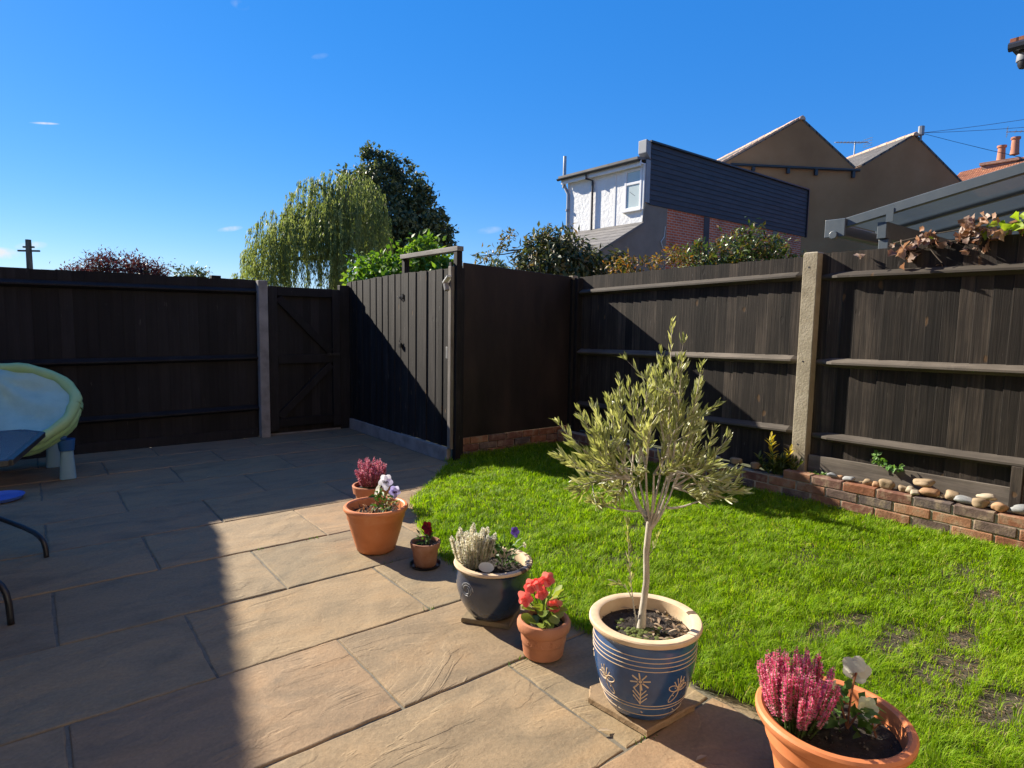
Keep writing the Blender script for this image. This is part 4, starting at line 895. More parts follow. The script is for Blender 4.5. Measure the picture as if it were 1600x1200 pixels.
C1 = (1.925, 4.035, 0); pot('terracotta_pot', 'terracotta pot holding pink heather, farthest back on the patio', C1, [(0, .002), (.088, .002), (.092, .008), (.115, .10), (.118, .102), (.128, .104), (.136, .155), (.133, .16), (.122, .16), (.118, .145), (.112, .10)], 'terracotta', .116, .138)
C2 = (1.57, 3.232, 0)
pot('terracotta_pot', 'wide round-shouldered terracotta pot holding pale lilac pansies', C2, [(0, .002), (.102, .002), (.110, .008), (.122, .045), (.145, .125), (.160, .19), (.164, .196), (.166, .20), (.168, .225)] + rim_roll(.184, .269)[1:] + [(.154, .22), (.15, .20)], 'terracotta_plastic', .153, .222)
C3 = (1.675, 2.845, .006)
pot('plant_pot', 'little weathered terracotta pot holding one dark red pansy', C3, [(0, .002), (.058, .002), (.061, .006), (.069, .075), (.074, .100), (.079, .102), (.083, .130), (.0815, .135), (.074, .135), (.072, .12), (.07, .1)], 'terracotta_old', .0715, .116)
m = MB(); m.lathe([(0, -.003), (.072, -.003), (.084, .012), (.086, .012), (.078, -.006), (0, -.0055)], C3, 32); tag(m.build('saucer', 'black_metal', None, smooth=True), 'shallow black saucer under the little pot of dark red pansy', 'saucer')
C4 = (1.623, 2.154, .024)
t4 = pot('glazed_pot', 'round-bellied navy glazed pot with chipped cream rim holding white heather', C4, [(0, .002), (.098, .002), (.105, .006), (.124, .03), (.149, .075), (.163, .12), (.168, .155), (.166, .19), (.161, .212), (.162, .218), (.172, .224), (.176, .228), (.177, .232)], 'navy_glaze', .143, .205)
m = MB(); m.lathe([(.1765, .230), (.179, .236), (.175, .243), (.152, .243), (.147, .236), (.145, .20)], C4, 64); rim4 = m.build('rim', 'cream_clay', t4, smooth=True)
for a0, a1 in ((-1.15, -.98), (-.90, -.84), (-.76, -.70), (-.60, -.35), (-.28, -.2), (.0, .12), (-1.45, -1.25)):
    m = MB(); m.lathe([(.1775, .230), (.1800, .236), (.1758, .2438), (.160 + .006*math.sin(a0*9), .2438)], C4, 6, a0, a1); m.build('glaze_patch', 'brown_chip', rim4, smooth=True)
m = MB()
for k in range(26):   # swirl of slip on the shaded belly
    a = math.atan2(-C4[1], -C4[0]) - .75 + .22*math.cos(k*.55)*(1-k/40); z = .155 + .035*math.sin(k*.55)*(1-k/40)
    r = float(np.interp(z, [.12, .155, .19], [.163, .168, .166])) + .0006
    pt = (C4[0]+r*math.cos(a), C4[1]+r*math.sin(a), C4[2]+z)
    if k: m.tube([prev, pt], .0022, 5)
    prev = pt
m.build('slip_swirl', 'lead_grey', t4, smooth=True)
C5 = (1.60, 1.777, 0)
t5 = pot('terracotta_pot', 'small thick-rimmed terracotta pot holding coral red begonia', C5, [(0, .002), (.076, .002), (.081, .006), (.087, .05), (.089, .062), (.091, .064), (.094, .096), (.0935, .099), (.097, .103), (.105, .110), (.109, .124), (.109, .138), (.103, .150), (.094, .153), (.085, .148), (.082, .13)], 'terracotta', .083, .128)
def on_pot(c, prof, a, z, off):
    zs = [p[1] for p in prof]; rs = [p[0] for p in prof]; r = float(np.interp(z, zs, rs)) + off
    return (c[0]+r*math.cos(a), c[1]+r*math.sin(a), c[2]+z)
pr5 = [(.081, .006), (.087, .05), (.089, .062), (.094, .096)]; a5 = math.atan2(-C5[1], -C5[0])
for da, kind in ((-.62, 0), (-.30, 1), (.02, 2), (.34, 1), (.66, 0)):   # moulded relief round the waist
    m = MB()
    for s in range(8):
        u = s/7; a = a5 + da + (.11*math.cos(u*math.pi) if kind != 1 else .05*math.cos(u*2*math.pi)); z = .080 - (.014*math.sin(u*math.pi) if kind != 1 else .012*math.sin(u*2*math.pi))
        p = on_pot(C5, pr5, a, z, .0005)
        if s: m.tube([pv, p], .0022, 5)
        pv = p
    m.build('moulding', 'terracotta', t5, smooth=True)
# ---- the big blue pot of the olive tree
C6 = (1.647, 1.305, .026)
PR6 = [(.116, .0), (.126, .010), (.143, .05), (.159, .10), (.170, .15), (.1755, .195), (.177, .235), (.174, .262)]
t6 = pot('glazed_pot', 'large blue glazed pot with incised flowers and wide cream rim holding the olive tree', C6, [(0, .002), (.104, .0)] + PR6 + [(.174, .270), (.178, .278), (.187, .284), (.190, .288)], 'blue_glaze', .157, .262, 'soil', 72)
m = MB(); m.lathe([(.189, .286), (.193, .293), (.192, .302), (.188, .306), (.166, .307), (.158, .303), (.156, .285), (.156, .20)], C6, 72); rim6 = m.build('rim', 'cream_clay', t6, smooth=True)
m = MB(); a0 = -.55; m.lathe([(.1935, .293), (.1925, .3025), (.1885, .3066), (.166, .3076), (.1575, .303)], C6, 4, a0, a0+.13); m.build('rim_chip', 'brown_chip', rim6, smooth=True)
m = MB(); m.lathe([(.098, .001), (.1165, .0005), (.1175, .004)], C6, 64); m.build('foot', 'cream_clay', t6, smooth=True)
a6 = math.atan2(-C6[1], -C6[0])
def stroke(pts, a0, w=.0022):
    """draw a slip line through (sideways, height) points on the pot's wall"""
    m = MB(); P = []
    for s, z in pts:
        r = float(np.interp(z, [p[1] for p in PR6], [p[0] for p in PR6])); P.append(on_pot(C6, PR6, a0 + s/r, z, -.0006))
    m.tube(P, w, 5); return m
def ring(z, w=.0016):
    m = MB(); r = float(np.interp(z, [p[1] for p in PR6], [p[0] for p in PR6])); m.lathe([(r-.001, -w), (r+.0012, -w*.6), (r+.0012, w*.6), (r-.001, w)], (C6[0], C6[1], C6[2]+z), 72); m.build('slip_ring', 'cream_clay', t6, smooth=True)
for z in (.249, .234, .219, .204): ring(z)
for z in (.072, .060, .030): ring(z)
def motif_daisy(a0):
    m = MB()
    for k in range(8):
        t = k*math.pi/4 + .15; q = stroke([(.009*math.cos(t), .166+.009*math.sin(t)), (.033*math.cos(t), .166+.031*math.sin(t))], a0, .003); m.add(q.v, q.f)
    for pts in ([(0, .158), (.002, .12), (.001, .078)], [(.001, .082), (-.022, .112)], [(.001, .098), (-.024, .128)], [(.001, .114), (-.022, .142)], [(.001, .082), (.022, .106)], [(.001, .098), (.024, .122)], [(.001, .112), (.020, .136)]):
        q = stroke(pts, a0, .0023); m.add(q.v, q.f)
    for k in range(6): t = k*1.05; q = stroke([(.004*math.cos(t), .166+.004*math.sin(t)), (.004*math.cos(t+1.1), .166+.004*math.sin(t+1.1))], a0, .0026); m.add(q.v, q.f)
    m.build('slip_daisy', 'cream_clay', t6, smooth=True)
def loop(cx, cz, l, w, t, a0, n=14):
    pts = []
    for k in range(n+1):
        u = 2*math.pi*k/n; x, y = l/2*(1-math.cos(u)), w/2*math.sin(u)
        pts.append((cx + x*math.cos(t) - y*math.sin(t), cz + x*math.sin(t) + y*math.cos(t)))
    return stroke(pts, a0, .0019)
def motif_bloom(a0, mir=1):
    m = MB()
    for (l, w, t) in ((.042, .022, 2.75), (.038, .019, .25), (.052, .022, 4.15), (.036, .019, 1.05)):
        q = loop(0, .128, l, w, t if mir > 0 else math.pi-t, a0); m.add(q.v, q.f)
    for pts in ([(0, .135), (-.010*mir, .172)], [(.004*mir, .135), (.004*mir, .178)], [(.008*mir, .136), (.020*mir, .17)], [(-.004*mir, .134), (-.022*mir, .162)]):
        q = stroke(pts, a0, .0022); m.add(q.v, q.f)
    for s, z in ((-.016, .137), (.014, .133), (-.018, .108)):
        q = stroke([(s*mir, z), (s*mir+.002, z+.002)], a0, .003); m.add(q.v, q.f)
    m.build('slip_bloom', 'cream_clay', t6, smooth=True)
for k in range(4):
    b = a6 + k*math.pi/2 - .04; motif_daisy(b); motif_bloom(b + math.pi/4 + .02, 1 if k % 2 == 0 else -1)
for k in range(8):
    q = stroke([(0, .044), (.002, .046)], a6 + k*math.pi/4, .0045); q.build('slip_dot', 'cream_clay', t6, smooth=True)
# moss and leaf litter on its soil
m = MB(); rr = random.Random(3)
for k in range(120):
    a, r = rr.gauss(a6-.2, .8), min(.12, abs(rr.gauss(.05, .04))); q = Vector((C6[0]+r*math.cos(a), C6[1]+r*math.sin(a), C6[2]+.262)); s = rr.uniform(.005, .012)
    m.lathe([(s, -.004), (s*.85, s*.30), (s*.45, s*(.4+.3*rr.random())), (0, s*.5)], q, 6)
m.build('moss', 'moss', t6, smooth='all')
q = 60; ang = RNG.normal(a6+1.8, .9, q); rad = .15*np.sqrt(RNG.random(q)); P = np.stack([C6[0]+rad*np.cos(ang), C6[1]+rad*np.sin(ang), np.full(q, C6[2]+.268)], 1)
D = rdir(q); D[:, 2] *= .2; lv = leaves(P, D, np.tile([0, 0, 1.], (q, 1))+.5*rdir(q), RNG.uniform(.02, .045, q), RNG.uniform(.006, .013, q), 'lance'); npmesh('leaf_litter', *lv[:2], 'dry_bit', t6, lv[2], kind='stuff')
C7 = (1.70, .69, 0)
pot('terracotta_pot', 'big bright terracotta pot at the bottom edge holding magenta heather and white pansies', C7, [(0, .002), (.118, .002), (.124, .008), (.140, .09), (.150, .150), (.154, .153), (.166, .195), (.170, .198), (.176, .236)] + [(.182, .240), (.192, .250), (.199, .262), (.200, .274), (.195, .281), (.184, .283), (.175, .278), (.170, .262), (.166, .22)], 'terracotta_plastic', .168, .232, n=80)

def tile(label, pts, z, th):
    m = MB(); n = len(pts); per = []
    for i in range(n):
        a, b = Vector(pts[i]), Vector(pts[(i+1) % n])
        for k in range(7): per.append(a.lerp(b, k/7) + Vector((random.uniform(-.002, .002), random.uniform(-.002, .002))))
    c = sum(per, Vector((0, 0)))/len(per); N_ = len(per)
    vs = [(p.x, p.y, z) for p in per] + [(p.x, p.y, z+th*.8) for p in per] + [((p.x-c.x)*.975+c.x, (p.y-c.y)*.975+c.y, z+th) for p in per]
    fs = [(a*N_+k, a*N_+(k+1) % N_, (a+1)*N_+(k+1) % N_, (a+1)*N_+k) for a in range(2) for k in range(N_)] + [tuple(range(2*N_, 3*N_))]
    m.add(vs, fs); o = m.build('stone_tile', 'sandstone', None); recalc(o.data); return tag(o, label, 'tile')
tile('pale stone tile under the large blue olive pot', [(1.51, 1.43), (1.53, 1.185), (1.775, 1.175), (1.79, 1.44), (1.56, 1.475)], .003, .022)
tile('thin stone tile under the navy glazed pot', [(1.475, 2.19), (1.605, 2.01), (1.77, 2.13), (1.64, 2.31)], .003, .020)

# ================================================================== POT PLANTS
UP = np.array([0, 0, 1.])
def heather(label, c, rad, z0, z1, nsp, mat, nfl=90, fl=.0075, fw_=.0055, spread=1.0, start=.28, lean=(0, 0)):
    t = thing('heather', label, 'plant', c); parts = []; gp = []; st = MB()
    for k in range(nsp):
        a = random.random()*2*math.pi; r = rad*math.sqrt(random.random())
        base = V3((c[0]+.45*r*math.cos(a), c[1]+.45*r*math.sin(a), z0)); h = (z1-z0)*(random.uniform(.70, 1.0))*(1-.22*(r/rad)**2)
        tip = V3((c[0]+r*spread*math.cos(a)+random.gauss(0, .006)+lean[0], c[1]+r*spread*math.sin(a)+random.gauss(0, .006)+lean[1], z0+h))
        mid = (base*.45+tip*.55); mid[:2] = base[:2]*.2 + tip[:2]*.8
        st.tube(bezier(base, mid, tip, 6), [.0022, .002, .0018, .0016, .0013, .001], 4)
        n = int(nfl*random.uniform(.8, 1.2)); u = start + (1-start)*RNG.random(n)
        B = (base[None]*(1-u)[:, None]**2 + 2*mid[None]*(u*(1-u))[:, None] + tip[None]*(u**2)[:, None])
        ph = RNG.random(n)*2*np.pi; tp = np.clip((1.04-u)*7, .35, 1)
        O = np.stack([np.cos(ph), np.sin(ph), .25+.4*RNG.random(n)], 1)
        parts.append(leaves(B + O*.0012, O, UP[None]+.5*rdir(n), fl*tp*RNG.uniform(.7, 1.3, n), fw_*tp*RNG.uniform(.8, 1.2, n), 'leaf', np.clip(RNG.random(n)*.75 + .25*(1-u)/(1-start), 0, 1)))
        n2 = 26; u2 = RNG.random(n2)*(start+.25); B2 = (base[None]*(1-u2)[:, None]**2 + 2*mid[None]*(u2*(1-u2))[:, None] + tip[None]*(u2**2)[:, None])
        O2 = rdir(n2); O2[:, 2] = np.abs(O2[:, 2])*.6; gp.append(leaves(B2, O2, UP[None]+.3*rdir(n2), RNG.uniform(.007, .014, n2), .003, 'leaf'))
    st.build('stems', 'stem_green', t); v = merge(parts); npmesh('florets', *v[:2], mat, t, v[2], kind='stuff'); v = merge(gp); npmesh('foliage', *v[:2], 'heather_green', t, v[2], kind='stuff')
    return t
heather('pink heather in the farthest terracotta pot', (1.92, 4.03, .14), .118, .13, .375, 50, 'pink_floret', 130, .013, .011, start=.15)
heather('white heather in the navy glazed pot', (1.552, 2.21, .23), .108, .222, .445, 44, 'white_floret', 300, .0115, .0088, start=.06)
heather('magenta heather in the big pot at the bottom edge', (1.62, .755, .23), .112, .235, .470, 105, 'magenta_floret', 170, .0072, .0056, start=.25, spread=.95)

def flower(c, face, size, mat_r=(0, 1), npet=5, cup=.25, shape='round', roll=0.):
    """petals of one bloom facing the direction face"""
    f = unit(V3(face)[None])[0]; a = np.cross(f, UP);  a = a/max(np.linalg.norm(a), 1e-6); b = np.cross(a, f)
    angs = np.array([60, 120, 190, -10, 270.])[:npet]*np.pi/180 + roll if npet == 5 else np.arange(npet)*2*np.pi/npet + roll
    D = np.cos(angs)[:, None]*a + np.sin(angs)[:, None]*b*-1 * -1 + f*cup
    P = np.tile(V3(c), (npet, 1)) + f*np.linspace(0, .0012, npet)[:, None]
    return leaves(P, D, np.tile(f, (npet, 1)) + .32*rdir(npet), size*np.array([.55, .55, .52, .52, .62])[:npet] if npet == 5 else size*.5, size*(.50 if npet == 5 else .5), shape, RNG.uniform(*mat_r, npet))
def leafy(c, rad, h, n, L, Wd, templ='leaf', upb=.5, z0=None):
    a = RNG.random(n)*2*np.pi; r = rad*np.sqrt(RNG.random(n)); z = h*RNG.random(n)**.8
    P = np.stack([c[0]+r*np.cos(a)*.7, c[1]+r*np.sin(a)*.7, c[2]+z], 1); D = np.stack([np.cos(a), np.sin(a), upb+.5*RNG.normal(size=n)], 1) + .45*rdir(n)
    return leaves(P, D, UP[None]+.7*rdir(n), RNG.uniform(*L, n), RNG.uniform(*Wd, n), templ)
def stems(pairs, r=.002, mat='stem_green', par=None):
    m = MB()
    for a, b in pairs:
        a, b = Vector(a), Vector(b); m.tube(bezier(a, Vector((a.x*.5+b.x*.5, a.y*.5+b.y*.5, b.z*.7+a.z*.3)) + Vector((random.uniform(-.01, .01), random.uniform(-.01, .01), 0)), b, 6), r, 5)
    return m.build('stems', mat, par)
def plant(name, label, base, lv, lmat, blooms, stem_pairs, smat='stem_green', sr=.002):
    t = thing(name, label, 'plant', base); npmesh('leaves', *lv[:2], lmat, t, lv[2], kind='stuff'); stems(stem_pairs, sr, smat, t)
    for c, face, size, pm, eye, kw in blooms:
        v = flower(c, face, size, **kw); fo = npmesh('flower', *v[:2], pm, t, v[2])
        if eye:
            f = unit(V3(face)[None])[0]; e = leaves(np.tile(V3(c)+f*.003, (3, 1)), np.stack([unit((np.cross(f, UP)*math.cos(k)+UP*math.sin(k)-.9*f*0)[None])[0] for k in (3.6, 4.7, 5.8)]) + f*.15, np.tile(f, (3, 1)), size*.24, size*.16, 'round'); npmesh('eye', *e[:2], eye, fo, e[2])
    return t
cam_dir = lambda c: (-c[0], -c[1], .55)
B2 = (1.615, 3.20, .225); fl2 = [(1.612, 3.19, .409), (1.575, 3.20, .365), (1.652, 3.155, .352)]
plant('pansy', 'pale lilac pansies in the wide terracotta pot', B2, leafy(B2, .085, .12, 70, (.03, .055), (.014, .024), 'leaf'), 'plant_leaf',
      [(fl2[0], cam_dir(fl2[0]), .085, 'lilac_petal', 'eye_dark', dict(mat_r=(.2, 1))), (fl2[1], (-1, .2, .4), .075, 'cream_petal', None, dict(mat_r=(.3, .6))), (fl2[2], (-.7, -1, .1), .07, 'lilac_petal', 'eye_dark', dict(mat_r=(0, .7)))],
      [(B2, f) for f in fl2] + [(B2, (1.68, 3.14, .30)), (B2, (1.57, 3.24, .29))])
# dry weeds and dead stalks on the soil of that pot
a = RNG.random(90)*2*np.pi; rr_ = .14*np.sqrt(RNG.random(90)); P = np.stack([C2[0]+rr_*np.cos(a), C2[1]+rr_*np.sin(a), np.full(90, .226)], 1); D = rdir(90); D[:, 2] = .3+np.abs(D[:, 2])
lv = leaves(P, D, rdir(90), RNG.uniform(.02, .05, 90), RNG.uniform(.008, .016, 90), 'leaf'); t = npmesh('dead_leaves', *lv[:2], 'dry_vine_leaf', None, lv[2], kind='stuff'); t['label'] = 'brown dead leaves on the soil below the lilac pansies'; t['category'] = 'leaves'
B3 = (1.675, 2.845, .12); f3 = (1.680, 2.835, .222)
plant('pansy', 'dark red pansy in the little weathered pot', B3, leafy(B3, .05, .075, 42, (.025, .042), (.010, .017), 'leaf', .7), 'plant_leaf', [(f3, (-1, -.8, .35), .062, 'crimson_petal', None, {}), ((1.69, 2.83, .195), (-.4, -1, .2), .04, 'crimson_petal', None, {})], [(B3, f3), (B3, (1.70, 2.82, .18))])
B4 = (1.668, 2.135, .23); f4 = (1.700, 2.10, .398)
plant('viola', 'green viola with one purple bloom in the navy glazed pot', B4, leafy(B4, .075, .115, 90, (.025, .045), (.010, .018), 'leaf', .8), 'plant_leaf', [(f4, (-.2, -1, .5), .045, 'purple_petal', None, {}), ((1.74, 2.08, .335), (.2, -1, .4), .025, 'cream_petal', None, {})], [(B4, f4), (B4, (1.74, 2.08, .335)), (B4, (1.64, 2.11, .31))])
m = MB(); cd = unit(V3((-1, -.75, .35))[None])[0]; q = V3((1.555, 2.115, .262)); a_ = unit(np.cross(cd, UP)[None])[0]; b_ = np.cross(a_, cd); pts = [tuple(q + a_*.036*math.cos(k*2*math.pi/20) + b_*.022*math.sin(k*2*math.pi/20)) for k in range(20)]
m.prism(pts, cd*-.002); tag(m.build('plant_label', 'white_plastic', None), 'oval white plant label standing before the white heather', 'label')
B5 = (1.60, 1.777, .13); f5 = [(1.557, 1.808, .287), (1.60, 1.765, .318), (1.588, 1.780, .262), (1.537, 1.822, .235), (1.628, 1.745, .212), (1.575, 1.79, .30)]
lv = merge([leafy(B5, .075, .10, 26, (.045, .07), (.035, .055), 'round', .35), leafy((1.585, 1.765, .12), .06, .05, 8, (.05, .07), (.04, .055), 'round', -.1)])
bl5 = []
for i, f in enumerate(f5):
    bl5.append((f, (-1+.5*random.random(), -1+.7*random.random(), .3), [.062, .066, .055, .062, .064, .045][i], 'coral_petal', None, dict(cup=.15+.4*random.random(), roll=random.random()*6)))
    bl5.append(((f[0]-.004, f[1]-.004, f[2]-.004), (-1, -1+.5*random.random(), -.1), .05, 'coral_petal', None, dict(cup=.7, roll=random.random()*6)))
plant('begonia', 'coral red begonia in the small terracotta pot', B5, lv, 'begonia_leaf', bl5, [(B5, f) for f in f5], 'stem_green', .003)
B7 = (1.735, .665, .235); f7 = [(1.742, .655, .402), (1.772, .635, .300), (1.705, .70, .345)]
plant('pansy', 'white and cream pansies in the big pot at the bottom edge', B7, leafy(B7, .085, .085, 60, (.03, .055), (.018, .03), 'leaf', .35), 'plant_leaf',
      [(f7[0], (.85, .35, .0), .082, 'cream_petal', None, dict(mat_r=(.0, .5), cup=.6, roll=.4)), (f7[1], (-.9, -.7, .75), .062, 'cream_petal', None, dict(mat_r=(.75, 1), cup=.7)), (f7[2], (.5, .8, .3), .05, 'cream_petal', None, dict(mat_r=(.7, 1), cup=.5))],
      [(B7, f) for f in f7] + [((1.76, .60, .235), (1.775, .62, .275)), ((1.80, .62, .235), (1.79, .60, .265))], 'stem_red', .0028)

# ---- olive tree
ot = thing('olive_tree', 'young olive tree with grey green leaves in the large blue pot', 'tree', (1.647, 1.305, .28))
r_ = np.array(rt); f_ = np.array(fw0)
def OV(s, d, z): q = r_*s + f_*d; return (1.647+q[0], 1.305+q[1], z)
m = MB(); m.tube([OV(-.012, 0, .285), OV(-.008, .004, .36), OV(.0, .0, .46), OV(-.004, .004, .56), OV(.002, 0, .66), OV(.008, 0, .70)], [.016, .0118, .0108, .0105, .0112, .009], 10); m.build('trunk', 'bark_olive', ot, smooth=True)
br_ = MB(); lp = []; rr = random.Random(21)
def twig(P0, P1, P2, r0, nl, L=(.032, .060), start=.3):
    pts = bezier(P0, P1, P2, 9); br_.tube(pts, [r0*(1-.8*i/8) for i in range(9)], 5)
    A = np.array([tuple(p) for p in pts]); k = nl; u = np.sort(start + (1-start)*RNG.random(k)); idx = u*8; i0 = np.minimum(idx.astype(int), 7); fr_ = (idx-i0)[:, None]
    B = A[i0]*(1-fr_) + A[i0+1]*fr_; T = unit(A[i0+1]-A[i0]); O = rdir(k); O -= (O*T).sum(1)[:, None]*T; O = unit(O)
    D = unit(T*RNG.uniform(.85, 1.7, k)[:, None] + O*.9 + UP*.45); tipd = unit((A[8]-A[7])[None])
    lp.append(leaves(B, D, np.cross(D, O) + .6*O + .3*rdir(k), RNG.uniform(*L, k)*np.where(u > .93, .8, 1), RNG.uniform(.0072, .0115, k), 'lance'))
    e = 4; lp.append(leaves(np.tile(A[8], (e, 1)), tipd + .35*rdir(e), rdir(e), RNG.uniform(.025, .042, e), .009, 'lance'))
TIPS = [(-.27, .02, .78), (-.14, -.1, .78), (.15, -.06, .78), (-.12, .1, .77), (.052, 0, 1.335), (.03, .04, 1.24), (.085, -.03, 1.20), (.155, -.02, 1.20), (.175, .05, 1.12), (-.05, .02, 1.13), (-.10, -.05, 1.11), (-.02, -.08, 1.14), (.0, .10, 1.15), (-.16, .0, 1.07), (-.20, .07, 1.04), (-.26, -.02, 1.02), (-.335, .02, 1.0), (-.335, .06, .90), (-.30, -.07, .86),
        (-.25, .09, .80), (-.18, -.12, .90), (-.10, .13, .98), (-.05, -.15, 1.0), (.05, -.14, 1.04), (.10, .12, 1.05), (.12, -.13, .94), (.20, .08, .98), (.26, -.02, .96), (.245, .06, .88), (.30, .0, .835), (.31, -.05, .80), (.22, -.10, .84), (.12, .14, .88), (.02, -.18, .88), (-.08, -.17, .84), (-.14, .15, .84), (.0, .17, .9), (.16, .0, 1.02), (-.22, -.1, .94), (-.12, .02, 1.12), (.0, .0, 1.18), (.11, .04, 1.12), (-.28, .03, .93), (.20, .0, .90), (-.2, -.02, 1.0), (.06, .06, 1.1)]
limbs = []
for k in range(11):
    a = k*2.4; s, d = .075*math.cos(a), .07*math.sin(a); z = .665 + .02*(k % 4)
    p = (s + random.uniform(-.02, .02), d, z + .12 + .05*random.random()); limbs.append(p); br_.tube(bezier(OV(.004, 0, .64+.012*(k % 5)), OV(s*.6, d*.6, z+.02), OV(*p), 7), [.0058-.0005*i for i in range(7)], 6)
for i, (s, d, z) in enumerate(TIPS):
    s *= .95; z += rr.uniform(-.02, .03) if i > 5 else 0
    j = min(range(len(limbs)), key=lambda q: (limbs[q][0]-s*.5)**2 + (limbs[q][1]-d*.5)**2 + rr.random()*.002); l = limbs[j]
    P0 = Vector(OV(*l)); P2 = Vector(OV(s, d, z)); P1 = Vector(OV(l[0]*.35+s*.65, l[1]*.35+d*.65, l[2]*.6+z*.4))
    ln = (P2-P0).length; twig(P0, P1, P2, .0048, int(18+60*ln), start=.24)
    for q in range(rr.choice((1, 2, 2))):
        t_ = rr.uniform(.35, .8); b0 = P0.lerp(P2, t_); e = P2.lerp(P0, .25) + Vector((rr.gauss(0, .05), rr.gauss(0, .05), rr.gauss(.02, .03)))
        if e.z > z + .0: e.z = z - .01
        twig(b0, b0.lerp(e, .5)+Vector((0, 0, -.01)), e, .0020, 10, start=.2)
twig(OV(.06, 0, .72), OV(.12, .02, .70), OV(.285, -.02, .815), .005, 20, start=.6); twig(OV(-.03, .02, .70), OV(-.10, .0, .70), OV(-.20, -.03, .745), .004, 22, start=.4)
# sucker from the soil and small stubs
twig(OV(-.022, .01, .285), OV(-.055, .0, .40), OV(-.072, .0, .655), .003, 26, (.018, .034), .35); twig(OV(-.05, .0, .40), OV(-.07, .02, .44), OV(-.095, .02, .44), .0016, 8, (.015, .025), .4); twig(OV(.0, 0, .55), OV(.02, 0, .57), OV(.03, .01, .60), .0016, 5, (.015, .025), .5)
br_.build('branches', 'bark_olive', ot, smooth=True); v = merge(lp); npmesh('leaves', *v[:2], 'olive_leaf', ot, v[2], kind='stuff')

# ================================================================== PLANTS BEYOND AND ON THE FENCES
def VF(l, d, z): q = r_*l + f_*d; return V3((q[0], q[1], z))
def crown_leaves(lobes, n, L, Wd, templ='tri', droop=0., clump=.24, sub=16, fill=.25):
    tot = sum(r*r for *_, r in lobes); out = []
    for l, d, z, r in lobes:
        c = VF(l, d, z); m_ = max(20, int(n*r*r/tot)); ns = max(5, int(sub*r*r/ (tot/len(lobes))))
        K = c + rdir(ns)*r*RNG.uniform(.62, 1.06, ns)[:, None]; w = RNG.integers(0, ns, m_)
        P = K[w] + RNG.normal(size=(m_, 3))*(clump*r*RNG.uniform(.6, 1.2, m_))[:, None]
        q = RNG.random(m_) < fill; P[q] = c + rdir(q.sum())*(r*RNG.random(q.sum())**.5)[:, None]
        O = unit(P-c); D = O*.7 + rdir(m_)*.9; D[:, 2] -= droop
        out.append(leaves(P, D, O + .8*rdir(m_) + UP*.4, RNG.uniform(*L, m_), RNG.uniform(*Wd, m_), templ))
    return merge(out)
def tree(name, label, base, lobes, n, L, Wd, lmat, bark, trunk_r, top, templ='tri', cat='tree', droop=0., clump=.24, group=None, sub=16, fill=.25, twigs=0):
    t = thing(name, label, cat, base, group); v = crown_leaves(lobes, n, L, Wd, templ, droop, clump, sub, fill); npmesh('crown', *v[:2], lmat, t, v[2], kind='stuff')
    m = MB(); b = Vector(base); tp = Vector(top); m.tube(bezier(b, b.lerp(tp, .5)+Vector((.02*trunk_r, .05, 0)), tp, 7), [trunk_r*(1-.09*i) for i in range(7)], 8); m.build('trunk', bark, t, smooth=True)
    m = MB()
    for i, (l, d, z, r) in enumerate(lobes):
        e = Vector(VF(l, d, z)); s = b.lerp(tp, random.uniform(.55, 1)); m.tube(bezier(s, s.lerp(e, .5)+Vector((0, 0, .12*r)), e, 6), [trunk_r*.45*(1-.14*k) for k in range(6)], 6)
        for q in range(twigs):
            d_ = rdir(1)[0]; d_[2] = abs(d_[2])*.7; e2 = e + Vector(d_)*r*random.uniform(.8, 1.2); m.tube([e, e.lerp(e2, .5)+Vector((0, 0, .03)), e2], [trunk_r*.14, trunk_r*.1, trunk_r*.05], 4)
    m.build('limbs', bark, t, smooth=True); return t

# weeping willow: hanging strands from a broken dome
wb = VF(-6.4, 22.5, 0); wt = thing('willow_tree', 'weeping willow with pale trailing foliage beyond the fence', 'tree', wb)
WL = [(-9.15, 22, 3.5, .7), (-8.7, 22.3, 4.35, .9), (-8.1, 21.6, 5.15, 1.0), (-7.5, 22.3, 5.55, 1.1), (-6.9, 21.8, 6.25, 1.0), (-6.2, 22.3, 6.65, 1.05), (-5.5, 21.7, 6.45, 1.0), (-5.2, 22.0, 5.5, .9), (-7.2, 21.0, 4.9, 1.1), (-6.0, 20.9, 5.4, 1.1), (-8.3, 20.9, 4.1, .8), (-5.3, 20.9, 4.5, .9)]
sv = []; sm = MB()
for l, d, z, r in WL:
    for k in range(int(52*r*r)+10):
        a = random.random()*6.283; q = r*math.sqrt(random.random()); p = VF(l+q*math.cos(a), d+q*math.sin(a), z - .9*(q/r)**2*r + random.uniform(-.12, .08))
        ln = random.uniform(.7, 2.6); ln = min(ln, p[2]-1.2); out = V3((*(r_*math.cos(a)+f_*math.sin(a))[:2], 0))*random.uniform(.05, .35)
        m_ = int(ln*34); u = RNG.random(m_); P = p + out*np.sqrt(u)[:, None]*.8 - UP*(u**1.15*ln)[:, None] + .03*RNG.normal(size=(m_, 3)); P[:, 2] += .12*np.sin(np.pi*np.minimum(u*3, 1))
        D = np.tile(-UP, (m_, 1)) + out*.4 + .38*rdir(m_); sv.append(leaves(P, D, rdir(m_), RNG.uniform(.10, .20, m_), RNG.uniform(.020, .036, m_), 'tri', np.clip(RNG.random()*.55+.45*RNG.random(m_), 0, 1)))
        if k % 3 == 0: sm.tube([p, p+out*.5-UP*ln*.35, p+out*.8-UP*ln*.95], [.012, .008, .004], 4)
v = merge(sv); npmesh('trailing_foliage', *v[:2], 'willow_leaf', wt, v[2], kind='stuff'); sm.build('strands', 'stem_green', wt)
